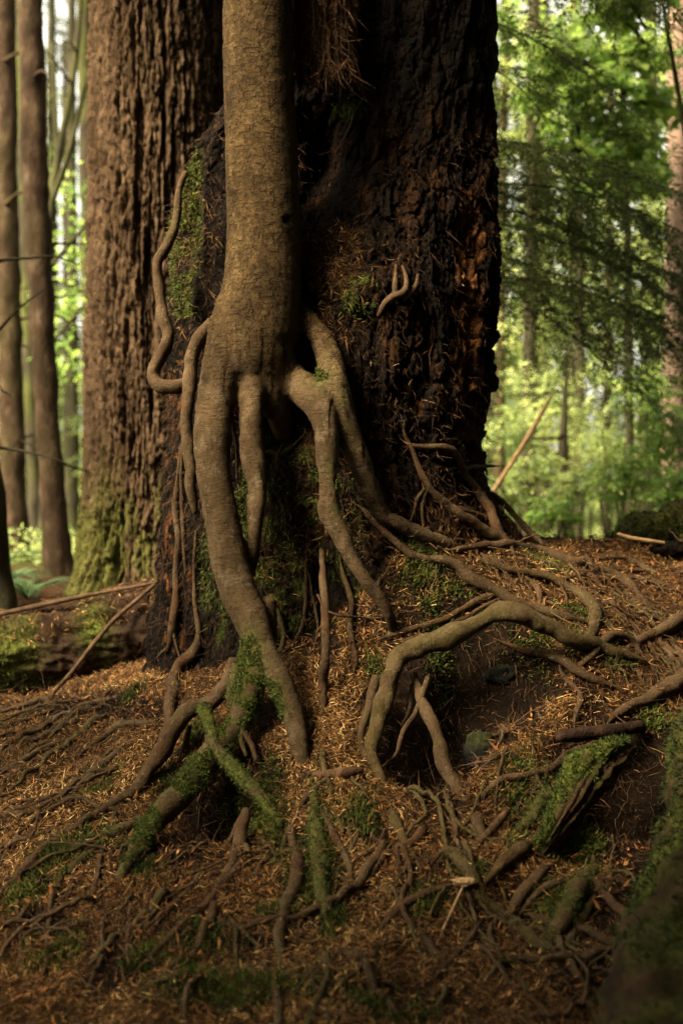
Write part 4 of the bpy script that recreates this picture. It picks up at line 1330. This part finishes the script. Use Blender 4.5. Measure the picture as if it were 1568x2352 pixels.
def leafpad(g, c, rad, n, size, out=None, lobes=1):
    """leaves of a broad-leaved spray round c: flat tiers, tips drooping outwards"""
    d = g.normal(size=(n, 3))
    d = unit(d) * (g.random(n) ** .45)[:, None]
    P = d * np.asarray(rad)
    tier = np.round(P[:, 2] / (.3 * size + .09)) * (.3 * size + .09)
    P[:, 2] = tier + g.normal(0, .02, n) - .10 * np.hypot(P[:, 0], P[:, 1])
    keep = fbm((c + P) * (1.5 / max(.5, max(rad) * .6)), 3, 311) > -.22
    P = P[keep]
    n = len(P)
    a = unit(np.stack([P[:, 0], P[:, 1], 0 * P[:, 0]], 1) + g.normal(0, .5, (n, 3)) * max(rad) * .7) * .9 + np.array([0, 0, -.35])
    a = unit(a + g.normal(0, .25, (n, 3)))
    s = unit(np.cross(a, np.array([0, 0, 1.0]) + g.normal(0, .45, (n, 3))))
    C = c + P
    sz = size * g.uniform(.6, 1.25, n)
    tone = np.clip(.5 + .22 * g.normal(size=n) + .3 * fbm(C * 1.3, 2, 313), 0, 1)
    Vs, Fs, k0, Ts = [], [], 0, []
    for ang, k in ([(0, 1.0)] if lobes == 1 else [(0, 1.0), (.85, .8), (-.85, .8)]):
        A = unit(a * math.cos(ang) + s * math.sin(ang))
        S2 = unit(-a * math.sin(ang) + s * math.cos(ang))
        V, f = leafq(C, A, S2, sz * k, sz * (.62 if lobes == 1 else .5))
        Vs.append(V)
        Fs.append(f + k0)
        k0 += len(V)
        Ts.append(np.repeat(tone, 4))
    return np.concatenate(Vs), np.concatenate(Fs), np.concatenate(Ts)


def trunk_tube(spec, Y, n=28, flare=True):
    q = np.array([[float(a) for a in t.split(',')] for t in spec.split()])
    P = np.column_stack([W(q[:, 0], q[:, 1], Y), q[:, 2] / F * Y])
    top = P[0] + (P[0] - P[1]) / max(1e-6, (P[0] - P[1])[2]) * 3.0
    P = np.vstack([top, P])
    b = P[-1].copy()
    zg = float(hz(b[0], b[1]))
    e = b + (b - P[-2]) / min(-1e-6, (b - P[-2])[2]) * (zg - .1 - b[2]) if b[2] > zg - .05 else b
    e[3] = b[3] * (1.25 if flare else 1)
    P = np.vstack([P, e]) if b[2] > zg - .05 else P
    P = crom(P, .08)
    if flare:
        P[:, 3] *= 1 + .28 * np.exp(-(P[:, 2] - zg) / .22).clip(0, 1.5)
    V, Fs = tube(P[:, :3], P[:, 3], n, .16, 6, int(abs(q[0, 0])) % 89)
    return P, V, Fs


def forest_tree(name, label, cat, spec, Y, mat, group=None, crown=None, moss=0.0, branches=()):
    """crown: (leaf material, list of ('bough'|'pad', args))"""
    g = np.random.default_rng(int(abs(Y * 1000 + float(spec.split(',')[0]) * 7)) % 99991)
    P, V, Fs = trunk_tube(spec, Y)
    b = P[-1, :3].copy()
    b[2] = float(hz(b[0], b[1]))
    t = thing(name, label, cat, b, group)
    ms = np.clip(moss * sst(-.3, .3, fbm(V * 2.5, 3, 321)), 0, 1)
    mk('trunk', V, Fs, mat, t, attrs=dict(moss=ms))
    for j in range(7 if (mat is M['thin'] or mat is M['dark']) and Y < 17 and cat == 'tree' and P[-1, 3] > .05 else 0):   # dead snags on the trunk
        k = int(g.uniform(.35, .9) * len(P))
        a_ = g.uniform(0, 2 * np.pi)
        d_ = np.array([math.cos(a_), math.sin(a_), g.normal(.1, .3)])
        l_ = g.uniform(.12, .7)
        u_ = np.linspace(0, 1, 6)[:, None]
        Q = P[k, :3] + d_ * (u_ * (l_ + P[k, 3])) + np.array([0, 0, -.25]) * l_ * u_ ** 2 + g.normal(0, .012, (6, 3)) * u_
        mk('branch_stub', *tube(Q, .014 * (1.1 - .85 * u_[:, 0]), 6, .1), mat, t, attrs=dict(moss=np.zeros(38)))
    for sp in branches:
        q = np.array([[float(a) for a in k.split(',')] for k in sp.split()])
        Q = crom(np.column_stack([W(q[:, 0], q[:, 1], q[:, 3]), q[:, 2] / F * q[:, 3]]), .06)
        V, Fs = tube(Q[:, :3], Q[:, 3], 8, .12, 8, 3)
        mk('branch', V, Fs, mat, t, attrs=dict(moss=np.full(len(V), moss * .7)))
    if crown:
        lm_, items = crown
        mb = MB()
        for it in items:
            if it[0] == 'bough':
                S_, V, f, tn = bough(g, *it[1:])
                mb.add(V, f, tone=tn)
                V, Fs = tube(S_[:, :3], S_[:, 3], 5)
                mb.add(V, Fs, tone=0.0)
            else:
                V, f, tn = leafpad(g, *it[1:])
                mb.add(V, f, tone=tn)
        mb.build('crown', lm_, t, smooth=False)
    return t


R_ = np.random.default_rng(5)
TH = 'tree trunks beyond the stump'
# the thin trunks on the side of the fir
forest_tree('thin_tree', 'slim straight brown trunk half cut by the picture edge, beside the leaning one', 'tree', "8,-300,24 14,300,26 24,800,27 36,1268,30", 13.2, M['thin'], moss=.1,
            branches=("10,140,5,13.1 55,120,4,13.0 90,170,3,12.9 120,220,2,12.8", "12,470,5,13.1 50,440,4,13.0 80,455,2,12.9"))
forest_tree('thin_tree', 'slim brown trunk leaning over, in front of the other thin trunks', 'tree', "56,-300,31 70,0,30 82,400,29 104,850,28 125,1180,28 138,1322,31", 10.8, M['thin'], moss=.06)
forest_tree('thin_tree', 'dark mossy trunk between the two slim brown trunks', 'tree', "52,-200,13 58,300,16 68,800,18 82,1180,17 86,1240,18", 16.5, M['dark'], moss=.5)
forest_tree('thin_tree', 'dim greenish trunk just behind the edge of the furrowed fir', 'tree', "192,-250,17 198,200,17 203,700,17 206,1140,17 206,1240,17", 15.5, M['dark'], moss=.45)
forest_tree('thin_tree', 'mossy crooked dark tree with rising forked limbs behind the leaning slim trunk', 'tree', "200,-150,5 172,150,7 140,330,9 116,480,11 108,640,13 104,900,14 108,1220,16", 14.2, M['dark'], moss=.3,
            branches=("118,470,8,14.2 150,380,7,14.1 175,290,6,14.0 196,190,5,13.9", "112,620,6,14.2 160,560,5,14.0 215,500,4,13.8", "108,800,5,14.2 160,740,4,14.0 205,690,3,13.9", "132,350,6,14.2 128,240,5,14.2 122,100,4,14.2"),
            crown=(M['maple'], [('pad', W(170, y, Yc), (.45, .4, .28), n, .085) for y, Yc, n in ((430, 14.6, 150), (560, 14.8, 200), (690, 14.6, 220), (810, 14.8, 180))]))
forest_tree('thin_tree', 'thin far trunk in the bright gap between the leaning trunk and the fir', 'tree', "150,500,7 152,900,8 154,1190,9", 24, M['dark'])
forest_tree('edge_tree', 'black tree foot cut off by the picture edge, behind the rotten log', 'tree', "-60,900,45 -42,1100,48 -28,1230,46 -24,1300,44 -16,1400,48", 8.9, M['dark'], moss=.1)

# conifers behind them: crowns that close most of the light between the trunks
def conifer(name, label, x, Y, zc, zt, rad, nb, mat, lm_, nl=.13, group=None, az=None, w=14, moss=.2, tw=.10):
    g = np.random.default_rng(int(x * 3 + Y * 11) % 9973)
    X = (x - CX) / F * Y
    its = []
    for i in range(nb):
        z = zc + (zt - zc) * (i + g.random()) / nb
        k = 1 - .55 * (i / nb)
        a = g.uniform(0, 2 * np.pi) if az is None else g.uniform(*az)
        its.append(('bough', np.array([X, Y, z]), a, rad * k * g.uniform(.7, 1.15), g.uniform(.35, .6), .18, tw, nl, nl * .33, .40, nl * .55))
    yt = CY - (zt - H) / Y * F
    return forest_tree(name, label, 'tree', f"{x},{min(yt, -100):.0f},{w * .6:.1f} {x},600,{w} {x + 2},1180,{w * 1.1:.1f}", Y, mat, group, (lm_, its), moss)


conifer('conifer', 'dark bushy conifer in the gap beside the furrowed fir', 165, 19, 2.2, 4.6, 1.1, 34, M['dark'], M['hem'], .13)
conifer('conifer', 'far loose conifer whose sprays hang in the pale sky gap', 120, 24, 3.2, 11, 1.5, 46, M['dark'], M['hem'], .16)
conifer('conifer', 'far conifer showing between the two slim brown trunks', 45, 26, 1.5, 10, 1.7, 46, M['dark'], M['hem'], .16)

# beyond the stump: trunks
for x, Y, w, mt, lab, y0 in ((1548, 13.5, 25, 'pink', 'thick pale pinkish trunk lit up beside the maple leaves', 520), (1222, 20, 15, 'thin', 'brown trunk seen through the hanging boughs, between two thinner ones', 300),
                             (1150, 19, 11, 'thin', 'pinkish brown trunk nearest the charred edge of the stump', 900), (1214, 18, 15, 'dark', 'dark trunk beside the pinkish brown one', 900),
                             (1312, 21, 10, 'dark', 'thin dark trunk between the hanging boughs and the maple leaves', 400), (1478, 19, 12, 'dark', 'narrow dark trunk beside the thick pale pinkish one', 450),
                             (1292, 12.5, 9, 'dark', 'dark dead stub of a trunk standing in the bright undergrowth', 1000), (1395, 24, 10, 'thin', 'far brown trunk deep behind the maple', 600)):
    if y0 == 1000:
        forest_tree('dead_trunk', lab, 'tree', f"{x + 4},925,7 {x},1010,10 {x - 2},1120,11", Y, M[mt], moss=.3)
    else:
        forest_tree('forest_tree', lab, 'tree', f"{x + 14},-300,{w * .85} {x + 6},300,{w * .95} {x},800,{w} {x - 6},1180,{w * 1.1}", Y, M[mt], moss=.15)

# the hemlock whose boughs hang down beside the stump
hp = onground(1010, 9.4)
hem = thing('hemlock_tree', 'dark hemlock behind the stump, its long boughs drooping across the open side', 'tree', hp)
X0 = hp[0]
P, V, Fs = trunk_tube("1000,-600,46 1005,0,50 1010,800,55 1010,1250,60", 9.4)
mk('trunk', V, Fs, M['dark'], hem, attrs=dict(moss=np.zeros(len(V))))
g = np.random.default_rng(17)
for yb, az, L, dr, ri in ((-330, -5, 2.3, .50, .1), (-210, 14, 2.2, .5, .1), (-90, -18, 2.0, .52, .1), (20, 6, 1.9, .5, .05), (120, 22, 1.7, .5, .05), (300, 10, 2.3, .62, .05), (330, -4, 2.6, .50, .05), (410, -12, 2.5, .50, .10),
                          (430, 8, 2.6, .40, .05), (500, 16, 2.6, .44, .04), (560, -6, 2.6, .42, .02), (620, 3, 2.5, .42, .02), (390, 24, 2.7, .42, .05), (580, 24, 2.8, .4, 0)):
    z = H - (yb - CY) / F * 9.3
    S_, V, f, tn = bough(g, np.array([X0, 9.35 + g.normal(0, .15), z]), math.radians(az * 1.7 + g.normal(0, 6)), L, dr * g.uniform(.85, 1.25), ri, .043, .060, .016, .36, .025)
    V2, Fs = tube(S_[:, :3], S_[:, 3] * .36, 6, .1)
    br = mk('branch', V2, Fs, M['dark'], hem, attrs=dict(moss=np.zeros(len(V2))))
    mk('foliage', V, f, M['hem'], br, base=hp, attrs=dict(tone=tn))

# maples with the bright leaves
def maple(label, x, Y, stem, pads, lm_, name='maple_tree', size=.11, lobes=3, cat='tree'):
    items = [('pad', W(px1, py1, Yp), (rx / F * Yp, rx / F * Yp * .8, ry / F * Yp), n, size, None, lobes) for px1, py1, Yp, rx, ry, n in pads]
    br = []
    q = stem.split()
    for px1, py1, Yp, rx, ry, n in pads:
        sx_, sy1 = [float(v) for v in q[1].split(',')[:2]]
        br.append(f"{sx_},{max(sy1, py1 + 60)},4,{Y} {(sx_ + px1) / 2},{(max(sy1, py1 + 60) + py1) / 2 - 15},3,{(Y + Yp) / 2} {px1},{py1},1.5,{Yp}")
    return forest_tree(name, label, cat, stem, Y, M['dark'], None, (lm_, items), .3, br)


maple('broad maple with bright green lobed leaves spreading in front of the pale pinkish trunk', 1420, 12.5, "1425,-250,6 1430,150,8 1440,600,9 1446,1150,10",
      ((1290, 130, 12.2, 90, 60, 330), (1380, 205, 12.0, 100, 55, 420), (1450, 120, 12.4, 100, 60, 380), (1330, 290, 12.5, 90, 50, 330), (1430, 310, 12.2, 95, 55, 400), (1510, 235, 12.6, 70, 55, 260), (1400, 400, 12.6, 100, 45, 330),
       (1250, 210, 12.6, 70, 45, 220), (1480, 400, 12.9, 60, 45, 150), (1200, 60, 12.8, 80, 60, 260), (1350, 20, 12.6, 110, 60, 380)), M['maple'])
maple('nearer maple spray of few big yellow-green leaves hanging in from above', 1430, 9.8, "1500,-400,5 1480,-250,5 1600,500,6 1640,1100,7",
      ((1432, 5, 9.8, 40, 25, 34), (1405, 40, 9.9, 40, 20, 22), (1500, -30, 9.9, 60, 30, 50)), M['maple'], size=.12)
maple('tall far maple closing the view above the undergrowth with pale leaves', 1300, 18, "1300,-250,6 1320,150,8 1330,600,10 1330,1160,12",
      ((1180, 150, 18, 110, 90, 420), (1290, 60, 18.4, 120, 90, 480), (1420, 480, 18.6, 130, 60, 420), (1190, 330, 18.8, 70, 60, 200), (1520, 560, 18.4, 100, 70, 300), (1300, 560, 19, 130, 70, 420), (1180, 560, 18.5, 80, 80, 300), (1480, 700, 18.5, 120, 80, 420), (1330, 720, 18.5, 140, 80, 480), (1190, 760, 19, 90, 80, 260)), M['shrub'], size=.13, lobes=1)
conifer('conifer', 'far dark conifer deep behind the maple leaves', 1250, 27, 3, 14, 2.2, 50, M['dark'], M['hem'], .18)
conifer('conifer', 'far conifer behind the thick pale pinkish trunk', 1500, 25, 1.4, 7, 1.6, 40, M['dark'], M['hem'], .18)
conifer('conifer', 'far conifer half hidden by the edge of the charred stump', 1130, 23, 1.6, 12, 1.9, 50, M['dark'], M['hem'], .17)

# shrubs of the undergrowth
SH = ((1180, 985, 13.5, 90, 60, 420, 's', 'pale yellow-green shrub behind the leaning tan sapling'), (1290, 940, 14.5, 100, 60, 460, 's', 'sunlit shrub behind the dark dead stub'), (1390, 985, 13, 90, 60, 420, 's', 'pale leafy shrub beyond the dead stub, below the drooping boughs'),
      (1240, 1085, 11.6, 80, 50, 420, 's', 'low bright shrub at the foot of the tan sapling'), (1330, 1120, 11.2, 80, 50, 400, 's', 'low bright shrub at the foot of the dark dead stub'), (1160, 1140, 11.0, 60, 45, 300, 's', 'small bright bush touching the foot of the charred stump'),
      (1430, 1100, 10.8, 90, 70, 480, 'm', 'green bush above the moss-topped log'), (1520, 1010, 11.2, 90, 80, 560, 'm', 'dense green bush under the ends of the drooping boughs'), (1500, 900, 12.2, 100, 60, 460, 'm', 'green bush behind the dense one, lit on top'),
      (1560, 1130, 10.2, 70, 60, 420, 'm', 'dark green bush behind the moss-topped log, cut by the picture edge'), (1440, 850, 14.6, 110, 50, 400, 's', 'pale shrub lit from above beneath the hanging bough tips'), (1240, 870, 17, 100, 50, 380, 's', 'far pale shrub among the pinkish trunks'),
      (1340, 1030, 15, 110, 60, 420, 's', 'yellowish shrub far behind the dead stub'), (1270, 1180, 10.6, 70, 35, 300, 'm', 'low leafy plant just beyond the crest of the bank'))
for x, y, Y, rx, ry, n, k, lab in SH:
    b = onground(x, Y)
    t = thing('shrub', lab, 'shrub', b, 'shrubs of the undergrowth')
    g = np.random.default_rng(x)
    c = W(x, y, Y)
    V, f, tn = leafpad(g, c, (rx / F * Y, rx / F * Y * .8, ry / F * Y), int(n * 1.5), .065, None, 1)
    mk('foliage', V, f, M['shrub'] if k == 's' else M['maple'], t, False, dict(tone=tn))
    mb = MB()
    for i in range(7):
        e = c + g.normal(0, .35, 3) * np.array([rx, rx, ry]) / F * Y
        Q = crom(np.column_stack([np.stack([b + [g.normal(0, .05), g.normal(0, .05), -.04], (b + e) / 2 + g.normal(0, .05, 3), e]), [.012, .008, .003]]), .06)
        V, Fs = tube(Q[:, :3], Q[:, 3], 5)
        mb.add(V, Fs, moss=.2)
    mb.build('stem', M['dark'], t)

# ferns
for x, Y, s, lab in ((62, 9.5, .46, 'blue-green fern beside the foot of the leaning slim trunk'), (22, 10.2, .34, 'small fern at the picture edge, behind the other one'), (1222, 9.3, .26, 'low fern at the foot of the bank beyond the charred stump'), (30, 12.2, .36, 'fern at the foot of the slim trunk cut by the picture edge')):
    b = onground(x, Y)
    t = thing('fern', lab, 'fern', b, 'ferns')
    g = np.random.default_rng(int(x))
    for i in range(11):
        az = i * 2 * np.pi / 11 + g.normal(0, .2)
        L = s * g.uniform(.75, 1.1)
        tt = np.linspace(0, 1, 22)
        h = np.array([math.cos(az), math.sin(az), 0])
        Q = b + h * (tt * L)[:, None] + np.array([0, 0, 1.0]) * (L * (.95 * tt - .85 * tt ** 2))[:, None]
        T = unit(np.gradient(Q, axis=0))
        sd = unit(np.cross(T, [0, 0, 1.0]))
        mb = MB()
        for q in (-1, 1):
            A = unit(sd * q + T * .35)
            V, f = leafq(Q[2:], A[2:], T[2:], (L * .24 * np.sin(np.pi * (.12 + .85 * tt)) + .01)[2:], L * .042)
            mb.add(V, f, tone=np.clip(g.normal(.5, .25), 0, 1))
        V, Fs = tube(Q, .003 * (1.2 - tt) * 2, 5)
        mb.add(V, Fs, tone=.1)
        mb.build('frond', M['fern'], t)

# ground cover and the far wood that closes the view
g = np.random.default_rng(23)
n = 60000
Y = 10.2 + 30 * g.random(n) ** 1.6
X = g.uniform(-1.75, 1.75, n) * CX / F * Y
k = fbm(np.stack([X, Y, 0 * X], -1) * .7, 3, 341) > -.12 + .5 * (Y < 11.5) * (X < 0)
X, Y = X[k], Y[k]
n = len(X)
P = np.stack([X, Y, hz(X, Y) + g.random(n) ** 1.5 * .30], -1)
A = unit(g.normal(size=(n, 3)) * np.array([1, 1, .35]))
V, f = leafq(P, A, unit(np.cross(A, np.array([0, 0, 1.0]) + g.normal(0, .4, (n, 3)))), g.uniform(.04, .10, n) * (Y / 13) ** .5, g.uniform(.025, .06, n))
tag(mk('ground_cover', V, f, M['shrub'], smooth=False, attrs=dict(tone=np.repeat(np.clip(g.normal(.5, .25, n), 0, 1), 4))), kind='stuff')
n = 150000
Y = g.uniform(30, 52, n)
X = g.uniform(-3.3, 3.3, n) * CX / F * Y
Z = .5 + 13 * g.random(n) ** 1.25
P = np.stack([X, Y, Z], -1)
sx1 = X / Y * F + CX
dens = fbm(P * np.array([.32, .2, .22]), 3, 351) - .22 * sst(3, 9, Z) - .5 * sst(2.5, 7, Z) * (sx1 < 300)
P = P[dens > -.16]
n = len(P)
A = rdir(n, g)
V, f = leafq(P, A, side(A, g), g.uniform(.25, .55, n), g.uniform(.14, .3, n))
tag(mk('far_forest', V, f, M['shrub'], smooth=False, attrs=dict(tone=np.repeat(np.clip(g.normal(.35, .25, n), 0, 1), 4))), kind='stuff')

# unseen trees added round the camera to shade near ground and close off sky
g = np.random.default_rng(31)


def added_shade_tree(label, X, Y, top, pads, r=.16):
    b = np.array([X, Y, float(hz(X, Y))])
    t = thing('added_shade_tree', label, 'tree', b)
    Q = crom(np.array([[X, Y, b[2] - .1, r * 1.2], [X, Y, b[2] + 2, r], [X + .1, Y, top, r * .5]]), .1)
    V, Fs = tube(Q[:, :3], Q[:, 3], 14, .1)
    mk('trunk', V, Fs, M['thin'], t, attrs=dict(moss=np.zeros(len(V))))
    mb = MB()
    for c, rad, n in pads:
        V, f, tn = leafpad(g, np.array(c, float), rad, n, .38)
        mb.add(V, f, tone=tn)
    mb.build('crown', M['shade_canopy'], t, False)


LABS = ('by the mossy trunk', 'beyond the mossy trunk', 'far to the side of the mossy trunk', 'behind the photographer', 'straight behind the photographer', 'on the sunny side', 'beyond the rotten log', 'beside the rotten log', 'over the bank')
for i, az in enumerate((14, -16, -46, -76, -106, -136, -168, 160)):
    az = math.radians(az)
    d0 = np.array([math.cos(az), math.sin(az), 0])
    pads = []
    for e in (4, 22, 40, 58, 78):
        for da in ((-.17, .17) if e < 50 else (0,)):
            ee = math.radians(e)
            d = np.array([math.cos(ee) * math.cos(az + da), math.cos(ee) * math.sin(az + da), math.sin(ee)])
            n = 1350 if d @ np.array(SUN_DIR) < math.cos(math.radians(23)) else 250
            if i > 5 and e > 4:
                n = 130 if e < 50 else 0
            pads.append((np.array([0, 5.2, 1.0]) + d * 8.2, (1.8, 1.8, 1.5), n)) if n else None
    added_shade_tree('leafy tree out of view ' + LABS[i], *(np.array([0, 5.2]) + 7.8 * d0[:2]), 9.5, pads)
added_shade_tree('dense bush out of view on the photographer\'s side of the mossy trunk', 2.7, 3.3, 3.2, [((2.45, 3.4, .9), (.8, 1.2, .9), 520), ((2.4, 3.2, 2.3), (.9, 1.2, .8), 480)])
added_shade_tree('wide bush out of view behind the photographer', .6, -1.6, 3.0, [((-1.0, -1.7, .8), (1.2, .6, .9), 420), ((.8, -1.6, .9), (1.2, .6, 1.0), 460), ((2.3, -.4, 1.2), (.9, 1.0, 1.0), 420), ((.4, -1.5, 2.5), (1.6, .7, .7), 420)])
for t_, pads in ((fir, [((-1.2 + 1.9 * math.cos(k * 1.05), 9.2 + 1.9 * math.sin(k * 1.05), 7.4 + .5 * (k % 2)), (1.3, 1.3, .55), 420) for k in (0, 1, 4, 5)]),  # unseen crowns added over both trees for their shade
                 (tree, [((-.35 + .8 * math.cos(k * 1.57), 6.5 + .8 * math.sin(k * 1.57), 5.9 + .3 * (k % 2)), (.8, .8, .35), 260) for k in range(4)])):
    mb = MB()
    for c, rad, n in pads:
        V, f, tn = leafpad(g, np.array(c), rad, n, .3)
        mb.add(V, f, tone=tn)
    mb.build('crown', M['shade_canopy'], t_, False)
# one more unseen tree, added so its shade falls on the lowest ground
added_shade_tree('broad low tree out of view that shades the lowest ground', -4.0, 0.9, 5.2, [((-2.9, 1.6, 3.9), (1.7, .9, .5), 900), ((-1.7, 1.2, 3.7), (1.3, .8, .4), 600), ((-3.0, 2.5, 4.2), (1.9, .6, .4), 200), ((-4.15, 4.1, 4.1), (1.1, 1.0, .5), 560), ((-1.3, 2.5, 3.8), (1.0, .6, .3), 520)])
